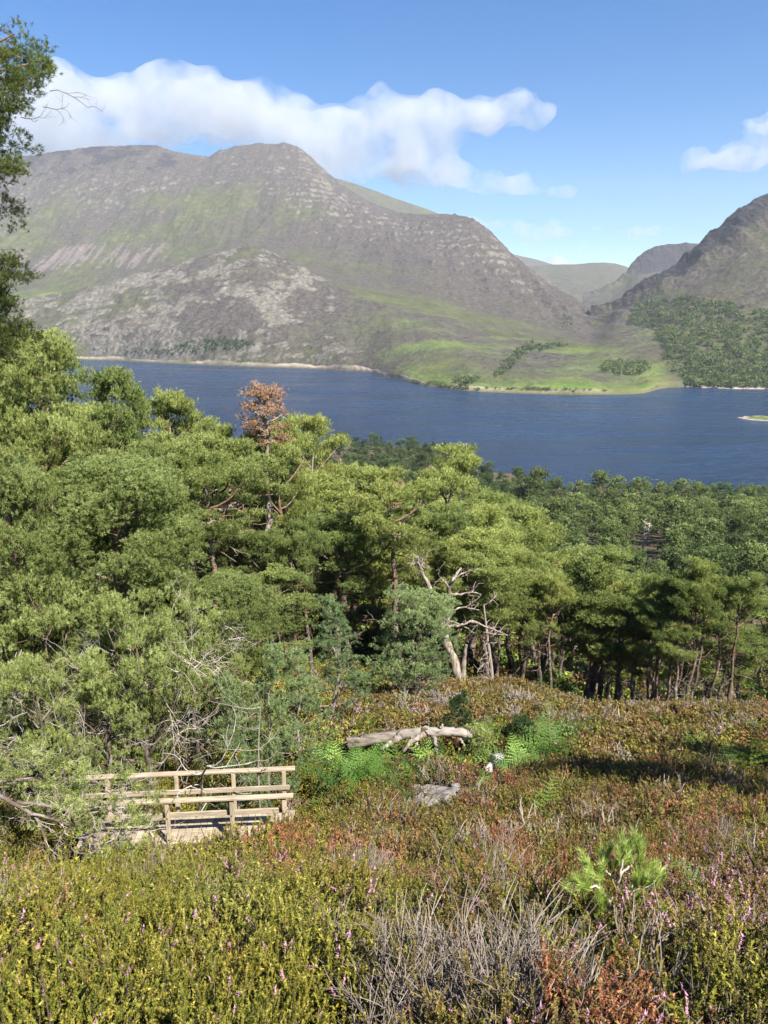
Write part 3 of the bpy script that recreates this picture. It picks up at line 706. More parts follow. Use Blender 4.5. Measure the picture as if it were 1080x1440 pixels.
key(('young', 1), 420, 900, 110, 20, "bushy young conifer between the tall conical one and the bridge", 4., cat="young pine")
key(('young', 0), 330, 930, 120, 16.5, "low young conifer over the bridge's middle post", 1., cat="young pine")
key(('bright', 0), 310, 800, 150, 22, "light green pine below and right of the big dome", 3.)
T, C = pine_geo(201, 4.2, 2.0, cb=.12, lod='near', nb=30, flat=.42, profile='round', bare=6, clump_r=.3, lean=(.4, 0))
r = tree_proto("scots_pine", T, C, M['bark'], M['needle_blue']); r['h'] = 4.2; r['w'] = 4.0; PROTO['layer'] = r
key('layer', 583, 842, 135, 33, "low spreading pine with pale layered foliage at the wood's foot, left of the snag", .3)
# sparse grey-twigged low pines over the burn
def thicket_proto(keyname, seed, H, Rr):
    rng = np.random.default_rng(seed); T, C = pine_geo(seed, H, Rr, cb=.15, lod='near', nb=24, flat=.55, profile='round', bare=3, clump_r=.22, needle=None) if False else pine_geo(seed, H, Rr, cb=.15, lod='near', nb=24, flat=.55, profile='round', bare=3, clump_r=.20, gap=.1)
    tw = Geo()
    for b in range(36):
        a = rng.uniform(0, 6.28); s = rng.uniform(.25, .95); rad = Rr * rng.uniform(.2, .75)
        p = np.array([math.cos(a) * rad, math.sin(a) * rad, H * s])
        twiggy(tw, p, (math.cos(a), math.sin(a), rng.uniform(-.4, .3)), Rr * rng.uniform(.35, .6), .013, 2, rng, 3, .6, 0, 4)
    r = tree_proto("scrub_pine", T, C, M['bark'], M['needle_bright']); tw.obj("bare_twigs", M['twig'], r); r['h'] = H; r['w'] = 2 * Rr; PROTO[keyname] = r
thicket_proto('scrub', 210, 4.5, 2.3); thicket_proto('scrub2', 211, 4.0, 2.4)
key('scrub', 60, 830, 230, 18.5, "twiggy low pine with grey bare sprays under the left edge pines", .2, cat="scrub pine")
key('scrub2', 190, 860, 230, 17, "twiggy yellow-green low pine over the burn, straight above the bridge's left end", 1.4, cat="scrub pine")
key('scrub', 270, 850, 170, 19.5, "pale twiggy pine between the big dome and the thin crooked birch", 2.7, cat="scrub pine")
key('scrub2', 40, 930, 200, 15.5, "sprawling grey-twigged pine low beside the bridge's hidden end", 3.3, cat="scrub pine")
key('scrub', 130, 970, 150, 15.5, "low mass of green and grey twigs hanging over the far handrail's left part", 4.6, cat="scrub pine")

# dead pine with a rust-brown crown
rng = np.random.default_rng(31); LOD['sparse'] = dict(dens=30, size=.16, K=8, width=.034); x, Y = Xat(338, 46, 600), 46.0; H = float(at(342, 536, 46)[2]) - float(ground(x, Y))
T, C = pine_geo(31, H, 1.7, cb=.80, lod='sparse', nb=26, flat=.35, bare=0, clump_r=.27)
for j in range(22):
    a = rng.uniform(0, 6.28); z = rng.uniform(.3, .9) * H; twiggy(T, np.array([0, 0, z]), (math.cos(a), math.sin(a), .1), rng.uniform(.6, 1.5), .03, 1, rng, 3, .5, 0, 4)
Cb = Geo(); q = LOD['mid']
g0 = Geo()
r = tree_proto("dead_pine", T, C, M['bark_grey'], M['needle_dead'])
x, Y = Xat(338, 46, 600), 46.0; gz = float(ground(x, Y))
r.location = (x, Y, gz - .1); tag(r, "dead pine with a rust-brown crown rising in front of the loch", "dead tree"); KEYS.append((x, Y))
# small browning pine
T, C = pine_geo(32, 7, 1.4, cb=.4, lod='back', nb=14, flat=.6, bare=4, clump_r=.3)
r = tree_proto("dead_pine", T, C, M['bark_grey'], M['needle_dead']); r['h'] = 7; r['w'] = 2.8; PROTO['brown'] = r
key('brown', 548, 672, 42, 72, "small orange-brown pine half hidden left of the tall fork-topped pine", cat="dead tree")

# close pine off the left edge: three boughs reach into view
def edge_pine():
    rng = np.random.default_rng(41); x0, Y = -10.6, 17.0; gz = float(ground(x0, Y)); q = dict(dens=80, size=.085, K=16, width=.010)
    r = empty("scots_pine", (x0, Y, gz)); T = Geo(); C = Geo(); top = float(at(-60, 0, Y)[2]) - gz
    P = bend((0, 0, -.2), (0.03, 0, 1), top, 9, rng, .07); T.tube(P, np.linspace(.26, .06, 10), 9)
    for (px, py, rp, tin) in [(18,70,36,.5),(45,100,30,.5),(10,120,42,.45),(52,128,24,.45),(5,150,30,.4),(38,95,24,.55),(-30,80,60,.5),(-40,140,50,.4),(25,135,26,.4),
                         (-5,215,26,.45),(8,235,22,.4),(-15,255,28,.4),(-45,225,40,.45),(16,222,14,.5),
                         (2,375,26,.3),(14,395,22,.3),(-5,425,34,.25),(8,450,30,.25),(-30,400,50,.3),(-25,465,50,.25),(15,475,24,.2),(-60,330,60,.3),(18,365,14,.35),(-80,60,60,.4),(-90,190,60,.4),(-10,500,40,.25)]:
        dY = rng.uniform(-.7, .7); c = np.array([float(v) for v in at(px, py, Y + dY)]) - np.array([x0, Y, gz]); w = rp * Y / 1080 * .98
        k = int(np.clip(np.searchsorted(P[:, 2], c[2] - .45 * abs(c[0] - P[4, 0])), 1, 9)); b = bend(P[k], c - P[k], np.linalg.norm(c - P[k]), 5, rng, .15)
        T.tube(b, np.linspace(.06, .014, 6), 5, cap=False)
        for j in range(3):
            cc = c + rng.normal(0, .45, 3) * w * np.array([1, 1, .8]); ww = w * rng.uniform(.7, 1.0)
            clump(C, cc, (ww, ww, ww * .75), q['dens'], q['size'], q['K'], q['width'], rng, tint=tin)
        for j in range(4): twiggy(T, b[-2], rng.normal(size=3) + (b[-1] - b[-2]) * 2, w * 1.2, .010, 1, rng, 3, .5, 0, 3)
    for (px, py, d, L) in [(70, 128, (.8, 0, .5), 1.1), (60, 150, (1, 0, .05), .9), (30, 165, (1, 0, -.35), .8)]:
        c = np.array([float(v) for v in at(px, py, Y)]) - np.array([x0, Y, gz]); twiggy(T, c, d, L * .7, .010, 2, rng, 3, .5, .2, 3)
    T.obj("trunk", M['bark'], r); C.obj("crown", M['needle_olive'], r, smoothed=False)
    tag(r, "close pine at the picture's left edge, only its bough ends showing against cloud and mountain", "pine tree")
edge_pine()

# dead bleached snag in the middle
def snag():
    rng = np.random.default_rng(51); Y = 40.0
    bx, _, bz = [float(v) for v in at(643, 966, Y)]; gz = float(ground(bx, Y)); r = empty("dead_tree", (bx, Y, gz)); T = Geo()
    sc = float(at(644, 900, Y)[0] - at(643, 900, Y)[0])
    def L(pts, r0, r1, dy=0., sides=7):
        P = []
        for (px, py) in pts:
            q = np.array([float(v) for v in at(px, py, Y + dy)]); P.append(q - np.array([bx, Y, gz]))
        P = np.array(P); t = np.linspace(0, 1, len(P)); tt = np.linspace(0, 1, len(P) * 4)
        Q = np.stack([np.interp(tt, t, P[:, i]) for i in range(3)], -1) + rng.normal(0, .02, (len(tt), 3)); Q[:, 1] += np.cumsum(rng.normal(0, .05, len(tt)))
        T.tube(Q, .78 * np.linspace(r0, r1, len(Q)) * (1 + .12 * rng.normal(size=len(Q))), sides); return Q
    a = L([(648,975),(645,950),(632,915),(622,885),(612,862),(606,830)], .42, .20)
    b = L([(606,830),(598,812),(590,795),(586,782)], .19, .05)
    c = L([(625,890),(630,850),(632,825),(640,810),(650,800)], .24, .07, .15)
    d = L([(650,975),(652,940),(655,905)], .26, .10, -.1)
    for pts, r0, r1 in [([(590,800),(596,790),(600,783)], .08, .03), ([(588,797),(580,790),(574,795)], .08, .03), ([(592,812),(584,806)], .06, .03),
                        ([(612,862),(598,850),(585,842),(570,838),(555,824)], .12, .03), ([(606,838),(594,836),(582,840)], .07, .025),
                        ([(632,835),(648,836),(664,832),(676,834)], .10, .03), ([(631,860),(645,853),(660,852),(672,857)], .09, .03),
                        ([(628,880),(645,882),(665,875),(690,886),(715,895)], .12, .03), ([(630,872),(650,880),(668,892)], .08, .03),
                        ([(640,812),(652,806),(664,802)], .07, .02), ([(632,826),(620,815),(616,806)], .06, .02), ([(600,850),(590,858),(580,866)], .06, .02)]:
        Q = L(pts, r0, r1, rng.uniform(-.3, .3), 5)
        for j in range(5):
            k = rng.integers(len(Q) // 3, len(Q)); twiggy(T, Q[k], unit(rng.normal(size=3)) + np.array([0, 0, .3]), rng.uniform(.4, .9), .025, 1, rng, 3, .5, .2, 2)
    for j in range(9): twiggy(T, b[-1 - j % 5], rng.normal(size=3) * .7 + np.array([0, 0, .6]), .6, .025, 1, rng, 3, .5, .2, 2)
    for a_ in range(7):
        an = a_ * .9; T.tube(bend((math.cos(an) * .25, math.sin(an) * .25, .45), (math.cos(an), math.sin(an), -.55), 1.0, 4, rng, .2), np.linspace(.17, .06, 5), 5)
    T.obj("trunk", M['dead'], r); tag(r, "bleached dead tree with a broken forked trunk at the crest of the heather knoll", "dead tree"); KEYS.append((bx, Y))
snag()
# small dead stems in the wood's edge
def dead_stem(px, py0, py1, Y, label, seed, r0=.09, bend_=.3, mat='dead', arms=9, name="dead_tree", cat="dead tree"):
    rng = np.random.default_rng(seed); x = Xat(px, Y, py0); gz = float(ground(x, Y)); zt = float(at(px, py1, Y)[2]); H = zt - gz
    r = empty(name, (x, Y, gz)); T = Geo(); P = bend((0, 0, -.1), (rng.normal(0, .05), 0, 1), H, 9, rng, bend_, .4); T.tube(P, np.linspace(r0, r0 * .3, 10), 6)
    for j in range(arms):
        k = rng.integers(3, 10); a = rng.uniform(0, 6.28); twiggy(T, P[k], (math.cos(a), math.sin(a), rng.uniform(-.1, .5)), H * rng.uniform(.12, .28), r0 * .3, 1, rng, 4, .5, .2, 3)
    T.obj("trunk", M[mat], r); return tag(r, label, cat)
dead_stem(692, 962, 850, 41, "thin bare grey trunk with long bare side branches right of the dead snag", 61, .16, .05, 'bark_grey', 16)
dead_stem(706, 960, 925, 40.5, "short crooked bare sapling at the knoll crest right of the grey trunk", 62, .05, .5, 'dead', 6)
dead_stem(902, 775, 736, 208, "small white dead tree standing in the brown clearing of the far wood", 63, .42, .12, 'twig', 20)
dead_stem(258, 1092, 975, 15.2, "thin crooked pale birch stem behind the far handrail", 64, .055, .35, 'bark_birch', 7, "birch_sapling", "birch")
dead_stem(370, 1088, 990, 15.0, "straight thin grey stem behind the far handrail, right of the crooked birch", 65, .04, .06, 'bark_grey', 8, "bare_stem", "stem")

# trees that fill the wood behind and between
def free(x, y, d): return all((x - a) ** 2 + (y - b) ** 2 > d * d for a, b in KEYS)
def canopy_py(px):                                               # the wood's upper edge in the photograph
    return np.interp(px, [-200, 0, 60, 140, 200, 300, 400, 500, 560, 650, 720, 800, 900, 1000, 1080, 1300], [470, 480, 480, 520, 560, 600, 620, 625, 665, 665, 700, 745, 800, 850, 880, 900])
fill = []
for tries in range(9000):
    Y = 36 + 85 * RNG.random() ** 1.3; u = RNG.uniform(-.62, .66); x = u * Y
    px = 540 + 1080 * x * .96 / Y
    if Y < np.interp(px, [-200, 380, 480, 600, 660, 720, 800, 900, 1000, 1200], [24, 30, 40, 44, 45, 46, 47, 46, 48, 46]): continue
    if not free(x, Y, 2.5 if Y < 60 else 3.4): continue
    g = float(ground(x, Y)); cy_ = canopy_py(px) + RNG.uniform(8, 70)
    zt = float(at(px, cy_, Y)[2]); H = min(zt - g, RNG.uniform(10, 15.5))
    if H < 4.2: continue
    fill.append((x, Y, H)); KEYS.append((x, Y))
    if len(fill) >= 175: break
for (x, Y, H) in fill:
    kind = ('mid', int(RNG.integers(6))) if Y < 75 else ('back', int(RNG.integers(3)))
    o = place(PROTO[kind], x, Y, H, H * RNG.uniform(.46, .6))
    tag(o, "one of the close-packed Scots pines that make up the middle wood below the knoll", "pine tree", "pines of the middle wood")
# slender dark stems under the right-hand canopy
for i, (px, Y) in enumerate([(778,46),(830,46.5),(868,47),(893,45),(915,44),(925,44.6),(942,43),(955,43),(968,42.5),(978,42.8),(1000,44),(1030,43),(1012,46),(700,47),(735,48),(760,47.5),(600,47),(575,48),(440,40),(418,38),(390,39),(335,41)]):
    x = Xat(px, Y, 940); o = place(PROTO[('mid', [1, 4][i % 2])], x, Y, RNG.uniform(7.5, 9.5), RNG.uniform(2.6, 3.6)); KEYS.append((x, Y))
    tag(o, "slender dark-stemmed pine along the front edge of the middle wood", "pine tree", "slender pines at the wood's edge")
# far wood on the right, running down to the loch
for (px, py, w, Y) in [(755,664,30,300),(785,676,26,320),(816,676,22,330),(848,668,42,330),(870,670,34,340),(900,672,36,330),(930,678,26,335),(960,674,34,330),(985,680,26,330),(1020,680,34,320),(1058,690,30,300)]:
    key(('far', [0, 2, 3][px % 3]), px, py, w, Y, "dark round pine whose top stands out against the loch, beyond the clearing", None, "dark pines against the loch")
cnt = 0; far = []
for tries in range(40000):
    Y = 120 + 310 * RNG.random() ** .8; u = RNG.uniform(-.12, .62); x = u * Y; px = 540 + 1080 * x * .97 / Y
    py = 690 - (Y - 440) * 0 
    g = float(ground(x, Y)); t = CAM_Z - g; ratio = t / Y
    cyy = (sp - ratio * cp) / (cp + ratio * sp); pyb = 720 - 1080 * cyy
    if pyb < 620 or (((px - 912) / 44) ** 2 + ((pyb - 794) / 34) ** 2 < 1) or (((px - 842) / 30) ** 2 + ((pyb - 742) / 8) ** 2 < 1): continue
    if px < 560: continue
    if not all((x - a) ** 2 + (Y - b) ** 2 > (5.2 + Y * .007) ** 2 for a, b, _ in far[-1500:]): continue
    far.append((x, Y, RNG.uniform(7.5, 13.5) * float(np.interp(Y, [250, 330], [1, .62]))))
    if len(far) >= 720: break
far.sort(key=lambda q: q[1])
NI = 60
for (x, Y, H) in far[:NI]:
    kd = ('far', int(RNG.integers(4))) if RNG.random() < .6 else ('farcone', int(RNG.integers(2)))
    o = place(PROTO[kd], x, Y, H, H * RNG.uniform(.5, .75) if kd[0] == 'far' else H * .42)
    tag(o, "dark pine of the far wood that slopes down towards the loch", "pine tree", "pines of the far wood")
def merge_far(name, trees, label):
    g = Geo(); rng = np.random.default_rng(77)
    src = []
    for kd in [('far', 0), ('far', 2), ('far', 3), ('farcone', 0), ('farcone', 1)]:
        ob = [c for c in PROTO[kd].children if c.name.startswith('crown')][0]; me = ob.data
        co = np.zeros(len(me.vertices) * 3, np.float32); me.vertices.foreach_get("co", co)
        ti = np.zeros(len(me.vertices), np.float32); me.attributes["tint"].data.foreach_get("value", ti); src.append((co.reshape(-1, 3).astype(float), ti, PROTO[kd]['h']))
    for (x, Y, H) in trees:
        V, ti, h = src[int(rng.integers(5))]; a = rng.uniform(0, 6.28); s = H / h; w = s * rng.uniform(.95, 1.35)
        ca, sa = math.cos(a) * w, math.sin(a) * w
        Q = np.stack([V[:, 0] * ca - V[:, 1] * sa + x, V[:, 0] * sa + V[:, 1] * ca + Y, V[:, 2] * s + float(ground(x, Y))], -1)
        g.add(Q, np.arange(len(Q)).reshape(-1, 3), np.clip(ti + rng.normal(0, .14), 0, 1))
    o = g.obj(name, M['needle_far'], smoothed=False); o['kind'] = 'stuff'; tag(o, label, "wood", kind='stuff')
lw = []
for tries in range(1000):
    Y = RNG.uniform(115, 640); px = RNG.uniform(120, 760); x = Xat(px, Y, 640)
    if float(ground(x, Y)) < 1.0 or (px > 600 and Y < 300): continue
    lw.append((x, Y, RNG.uniform(8, 13)))
merge_far("woodland", lw, "green wood on the far side of the near wood, falling to a strip of pink beach")
merge_far("woodland", far[NI:], "dark green pine wood running down to the near shore of the loch")

# woods and copses on the far shore
def far_copse(name, spots, label, hmin=5, hmax=11, n=10, seed=5, mat='needle_far'):
    rng = np.random.default_rng(seed); g = Geo()
    for (x, y, z) in spots:
        H = rng.uniform(hmin, hmax); w = H * rng.uniform(.35, .55)
        P = np.array([x, y, z + H * .5]) + rng.normal(size=(n, 3)) * np.array([w, w, H * .3]) * .55
        tufts(g, P, rng.normal(size=(n, 3)) + np.array([0, 0, .8]), H * .3, 5, H * .22, rng, tint=rng.uniform(.25, .7))
    o = g.obj(name, M[mat], smoothed=False); o['kind'] = 'stuff'; return tag(o, label, "wood", kind='stuff')
def sample_sheet(sheet, inside, n, seed):
    px, X, Y, Z = sheet; rng = np.random.default_rng(seed)
    dxy = Y * cp - (Z - CAM_Z) * sp; PXs = 540 + 1080 * X / dxy; PYs = 720 - 1080 * (Y * sp + (Z - CAM_Z) * cp) / dxy
    m = inside(PXs, PYs) * (Z > .3); rr, cc = np.nonzero(m > 0)
    p = m[rr, cc] * np.linalg.norm(np.stack([np.gradient(X, axis=1)[rr, cc], np.gradient(Y, axis=0)[rr, cc]]), axis=0); p = p / p.sum()
    k = rng.choice(len(rr), min(n, len(rr)), replace=False, p=p)
    return [(X[rr[i], cc[i]], Y[rr[i], cc[i]], Z[rr[i], cc[i]]) for i in k]
def wood_mask(P, Q):
    nz = fbm(P / 26, Q / 13, 3, 4)
    lim = np.interp(P, [880, 920, 960, 1000, 1040, 1100, 1320], [440, 418, 418, 425, 432, 440, 440])
    lo = np.interp(P, [860, 900, 930, 960, 1320], [470, 510, 548, 552, 560])
    a = np.clip(.9 + 2.2 * nz, 0, 1) * (Q > lim + 10 * nz) * (Q < lo) * (P > 885 - 30 * nz)
    return a * np.interp(Q, [430, 500, 550], [.8, .8, 1.2])
far_copse("woodland", sample_sheet(RT, wood_mask, 2600, 1), "dark broadleaf and pine wood clothing the foot of the steep mountain", 7, 13, 12, 3)
far_copse("woodland", sample_sheet(RT, lambda P, Q: 1.0 * (P > 915) * (Q > 522) * (Q < 552), 650, 21), "strip of dark trees right at the waterline under the steep mountain", 6, 11, 12, 23)
el = lambda cx, cy, a, b, rot=0: (lambda P, Q: 1.0 * ((((P - cx) * math.cos(rot) + (Q - cy) * math.sin(rot)) / a) ** 2 + ((-(P - cx) * math.sin(rot) + (Q - cy) * math.cos(rot)) / b) ** 2 < 1 + .6 * perlin(P / 9, Q / 5, 2)))
far_copse("copse", sample_sheet(SL, el(880, 519, 34, 9), 130, 2), "dark oval copse in the green fields by the glen mouth", 6, 11, 12, 4)
far_copse("copse", sample_sheet(SL, el(300, 487, 55, 9, -.05), 110, 3), "scattered dark trees under the rocky hill by the water", 6, 11, 10, 5)
far_copse("copse", sample_sheet(SL, el(210, 497, 40, 6), 40, 4), "a few bushes along the foot of the rocky crags at the loch's far edge", 4, 8, 10, 6)
far_copse("copse", sample_sheet(SL, el(722, 508, 34, 7, -.75), 90, 5), "line of trees following the river down to the loch", 5, 10, 10, 7)
far_copse("copse", sample_sheet(SL, el(765, 490, 30, 4, -.1), 55, 6), "small dark row of trees on the bank right of the river", 5, 9, 10, 8)
far_copse("copse", sample_sheet(SL, el(797, 452, 9, 12), 30, 7), "bushes in the narrow part of the glen above the fields", 5, 9, 10, 9)
far_copse("hedge_trees", sample_sheet(SL, el(600, 540, 70, 2.5, .13), 90, 8), "thin band of bushes above the left part of the far beach", 3, 6, 10, 10)
far_copse("hedge_trees", sample_sheet(SL, el(655, 539, 18, 6), 40, 9), "dark clump of trees beside the pale river mouth", 6, 11, 12, 11)
far_copse("hedge_trees", sample_sheet(SL, el(760, 549, 90, 2.0, .02), 100, 10), "low bushes dotted along the shoreline in front of the green fields", 2.5, 5, 9, 12)

# ------------------------------------------------------------------ things on the heather slope
def ground_hit(px, py):
    dx, dy, dz = [float(v) for v in ray(px, py)]
    ts = np.linspace(1.5, 90, 3000); z = ground(ts * dx, ts * dy); k = int(np.argmax(CAM_Z + ts * dz < z))
    return ts[k] * dx, ts[k] * dy, float(z[k])
def loft(P, Y0, base):
    return np.array([[float(v) for v in at(px, py, Y0 + dy)] for px, py, dy in P]) - np.array(base)

def timber_mat(name, lo, mid, hi, axis):
    k = NT(name); st = [6, 6, 6]; st[axis] = .5
    n = k.noise(5, 7, .65, stretch=tuple(st)); n2 = k.noise(1.7, 4)
    c = k.ramp(n, [(.25, lo), (.5, mid), (.75, hi)]); c = k.mix(k.math('MULTIPLY', k.maprange(n2, .5, .75), .5), c, tuple(q * .6 for q in mid))
    tn = k.attr("tint"); h = k.n.new("ShaderNodeHueSaturation"); k.l.new(c, h.inputs['Color']); k.l.new(k.maprange(tn, 0, 1, .72, 1.25), h.inputs['Value'])
    k.color(h.outputs[0]); k.bump(n, .5, .01); k.b.inputs['Roughness'].default_value = .75; return k.m
M['timber'] = timber_mat("weathered_timber", (.13,.10,.07), (.27,.22,.16), (.41,.35,.27), 0)
M['timber_up'] = timber_mat("weathered_post_timber", (.18,.14,.09), (.36,.29,.20), (.50,.42,.31), 2)
M['timber_dark'] = timber_mat("dark_timber", (.04,.028,.02), (.085,.06,.042), (.14,.10,.075), 0)
BR_C = (-4.22, 14.40); BR_Z = CAM_Z - 10.62; BR_YAW = R(4.3)
def bridge():
    rng = np.random.default_rng(71); r = empty("footbridge", (BR_C[0], BR_C[1], BR_Z), BR_YAW)
    tag(r, "weathered wooden footbridge with plank deck and handrails over the burn", "footbridge")
    Lh = 2.22; hw = .47
    d = Geo(); x = -Lh
    while x < Lh:
        w = .145; d.box((x + w / 2, 0, -.02 + rng.normal(0, .003)), (w - .006, 2 * hw, .045), 0, rng.uniform(.2, .9), .006); x += w
    d.obj("deck", M['timber'], r, smoothed=False)
    for s in (-1, 1):
        Geo().box((0, s * (hw - .06), -.165), (2 * Lh - .1, .11, .235), 0, .5, .008).obj("beam", M['timber_dark'], r, smoothed=False)
        Geo().box((0.02, s * (hw + .022), 1.02), (2 * Lh + .12, .13, .05), R(.3) * s, .75, .008).obj("handrail", M['timber'], r, smoothed=False)
        Geo().box((-.02, s * (hw - .068), .62), (2 * Lh - .05, .04, .11), 0, .6, .006).obj("middle_rail", M['timber'], r, smoothed=False)
        for i, xx in enumerate((-1.75, -.28, .95, 2.05) if s > 0 else (-1.9, -.30, 1.02, 2.1)):
            p = Geo().box((xx, s * (hw + .002), .36), (.085, .095, 1.265), rng.normal(0, .02), rng.uniform(.3, .8), .008).obj("post", M['timber_up'], r, smoothed=False)
            b = Geo(); 
            for zz in (.62, -.16):
                V, F = ICO; b.add(V * .016 + np.array([xx, s * (hw + .052), zz]), F)
            b.obj("bolt_heads", M['timber_dark'], p)
    return r
bridge()

def log():
    rng = np.random.default_rng(81); Y = 20.9; cx, _, cz = [float(v) for v in at(575, 1034, Y)]; gz = float(ground(cx, Y)); b = (cx, Y, gz)
    r = empty("fallen_trunk", b); tag(r, "bleached fallen tree trunk with broken branch stubs lying above the bracken", "fallen trunk")
    def seg(P, r0, r1, name, mat, sides=9, n=5, par=None):
        Q = loft(P, Y, b); t = np.linspace(0, 1, len(Q)); tt = np.linspace(0, 1, len(Q) * n)
        Q = np.stack([np.interp(tt, t, Q[:, i]) for i in range(3)], -1) + rng.normal(0, .012, (len(tt), 3))
        rr = np.linspace(r0, r1, len(Q)) * (1 + .07 * rng.normal(size=len(Q))); return Geo().tube(Q, rr, sides).obj(name, mat, par or r)
    k = NT("old_log"); n = k.noise(8, 6, .65, stretch=(.25, 1, 1)); tc = k.n.new("ShaderNodeTexCoord"); sx = k.n.new("ShaderNodeSeparateXYZ"); k.l.new(tc.outputs['Object'], sx.inputs[0])
    c = k.mix(k.maprange(n, .38, .62), (.06,.048,.038), (.20,.17,.14)); c = k.mix(k.math('MULTIPLY', k.maprange(sx.outputs[0], -.6, .5), .6), c, (.32,.285,.25)); c = k.mix(k.maprange(n, .3, .42), (.04,.032,.026), c)
    k.color(c); k.bump(n, 1.0, .04)
    seg([(489,1046,0),(512,1042,.05),(545,1036,.1),(575,1031,.1),(600,1030,.05),(628,1029,0),(650,1031,-.05),(664,1034,-.1)], .20, .11, "trunk", k.m)
    for P, a, c_ in [([(566,1032,0),(556,1040,-.1),(546,1047,-.2),(535,1053,-.25)], .13, .045), ([(578,1030,.1),(580,1040,-.1),(588,1047,-.1)], .10, .05), ([(600,1029,0),(590,1036,-.15),(577,1044,-.25),(568,1056,-.3)], .11, .045),
                     ([(606,1032,0),(612,1040,-.2),(613,1052,-.3),(615,1064,-.3)], .075, .04), ([(640,1033,0),(648,1040,-.1),(653,1049,-.15)], .08, .025),
                     ([(620,1029,0),(621,1022,0),(623,1019,0)], .07, .03), ([(592,1029,0),(596,1024,0),(602,1023,0)], .07, .05), ([(655,1031,-.05),(664,1028,-.1),(668,1033,-.15)], .09, .03), ([(509,1042,0),(508,1034,0),(511,1031,0)], .06, .035)]:
        seg(P, a, c_, "branch_stub", M['dead'] if a != .075 else M['bark'], 7)
log()

def boulder(name, px, py, size, seed, mat, dz=0., ry=1.0):
    x, y, z = ground_hit(px, py); V, F = ico(4); rng = np.random.default_rng(seed)
    n = unit(rng.normal(size=(11, 3))); dd = rng.uniform(.62, .9, 11)
    rad = np.min(np.where(V @ n.T > .05, dd / np.maximum(V @ n.T, .05), 9), axis=1); rad = np.minimum(rad, 1.1)
    V2 = V * rad[:, None] * (1 + .07 * fbm(V[:, 0] * 2.5 + seed, V[:, 1] * 2.5, V[:, 2] * 2.5, 4))[:, None] * np.array(size)
    o = Geo().add(V2, F).obj(name, mat); o.location = (x, y, z + dz); o.rotation_euler = (0, 0, rng.uniform(0, 6)); return o
k = NT("pale_quartzite"); n = k.noise(4, 7, .65); k.color(k.ramp(n, [(.3, (.16,.15,.13)), (.5, (.32,.30,.275)), (.7, (.46,.44,.41))])); k.bump(n, .8, .05); M['quartz'] = k.m
k = NT("grey_stone"); n = k.noise(3, 8, .7); n2 = k.noise(22, 4)
k.color(k.mix(k.maprange(n2, .4, .65), k.ramp(n, [(.3, (.08,.07,.062)), (.5, (.20,.18,.165)), (.72, (.36,.33,.305))]), (.14,.125,.115))); k.bump(n, 1.0, .08); M['stone'] = k.m
tag(boulder("boulder", 698, 1084, (.22, .19, .18), 3, M['quartz'], .38), "white quartzite boulder, the upper and larger of the two among the bracken", "boulder")
tag(boulder("boulder", 687, 1092, (.17, .15, .16), 5, M['quartz'], .24), "smaller white quartzite boulder, lower left of the bigger one", "boulder")
PATCH = (612, 1122)
def stony():
    x0, y0, z0 = ground_hit(*PATCH); g = Geo(); rng = np.random.default_rng(9); n = 90
    xs = np.linspace(-1.25, 1.35, n); X, Yq = np.meshgrid(xs, np.linspace(-1.1, 1.2, n)); rr = np.hypot(X / 1.05 + Yq * .25, Yq / .85) + .45 * fbm(X * 1.6, Yq * 1.6, 1, 4)
    Z = ground(X + x0, Yq + y0) + .09 * (1 - smooth(.45, 1.0, rr)) - .30 * smooth(.75, 1.15, rr) + .13 * fbm(X * 1.7, Yq * 1.7, 4, 5, True) - .03
    o = grid_obj("stony_path", X + x0, Yq + y0, Z, M['stone'], {}); struct(o); return x0, y0
PX0, PY0 = stony()
for i, (px, py, s) in enumerate([(585,1112,.16),(640,1108,.13),(655,1140,.12),(600,1135,.15),(628,1128,.2),(575,1124,.12),(648,1120,.14)]):
    o = boulder("loose_stone", px, py, (s, s * .8, s * .55), 30 + i, M['stone'], .08); tag(o, "flat grey stone set in the bare stony patch below the log", "stone", "stones of the bare patch")
tag(boulder("loose_stone", 212, 1212, (.35,.25,.16), 44, M['stone'], .05), "pale stone below the left end of the footbridge", "stone")

# ------------------------------------------------------------------ ferns, heather, grasses (kinds of plants, then where they grow)
def frond(g, p, d, L, rng, tint, npin=16, detail=9, droop=.9):
    d = unit(np.array(d, float)); n = npin + 2; P = [np.array(p, float)]; dd = d.copy()
    for i in range(n): dd = unit(dd + np.array([0, 0, -droop / n * (.4 + 1.2 * i / n)])); P.append(P[-1] + dd * L / n)
    P = np.array(P); g.tube(P, np.linspace(.006, .0015, len(P)), 3, 2.0, cap=False)
    for i in range(3, n):
        T_ = unit(P[i + 1] - P[i]); sd = unit(np.cross(T_, [0, 0, 1.0])); upv = np.cross(sd, T_)
        f = (i - 3) / (n - 3); pl = L * .36 * (1 - f) ** .8 * min(1, .55 + f * 3) + .01
        for s in (-1, 1):
            a = unit(sd * s + T_ * .45 + upv * .1 + rng.normal(0, .16, 3)); m = max(3, int(detail * (1 - .6 * f)))
            t = (np.arange(m) + .5) / m; w = pl * .10 * (1 - t) + .005
            base = P[i] + a * (t * pl)[:, None] - np.array([0, 0, 1]) * (t ** 2 * pl * .15)[:, None]
            b2 = unit(np.cross(a, upv))
            for q in (-1, 1):
                A = base - a * (pl / m * .5); B = base + a * (pl / m * .5); Cc = base + b2 * q * w[:, None] + a * (pl / m * .35)
                V = np.stack([A, B, Cc], 1).reshape(-1, 3); g.add(V, np.arange(len(V)).reshape(-1, 3), tint + rng.normal(0, .05))
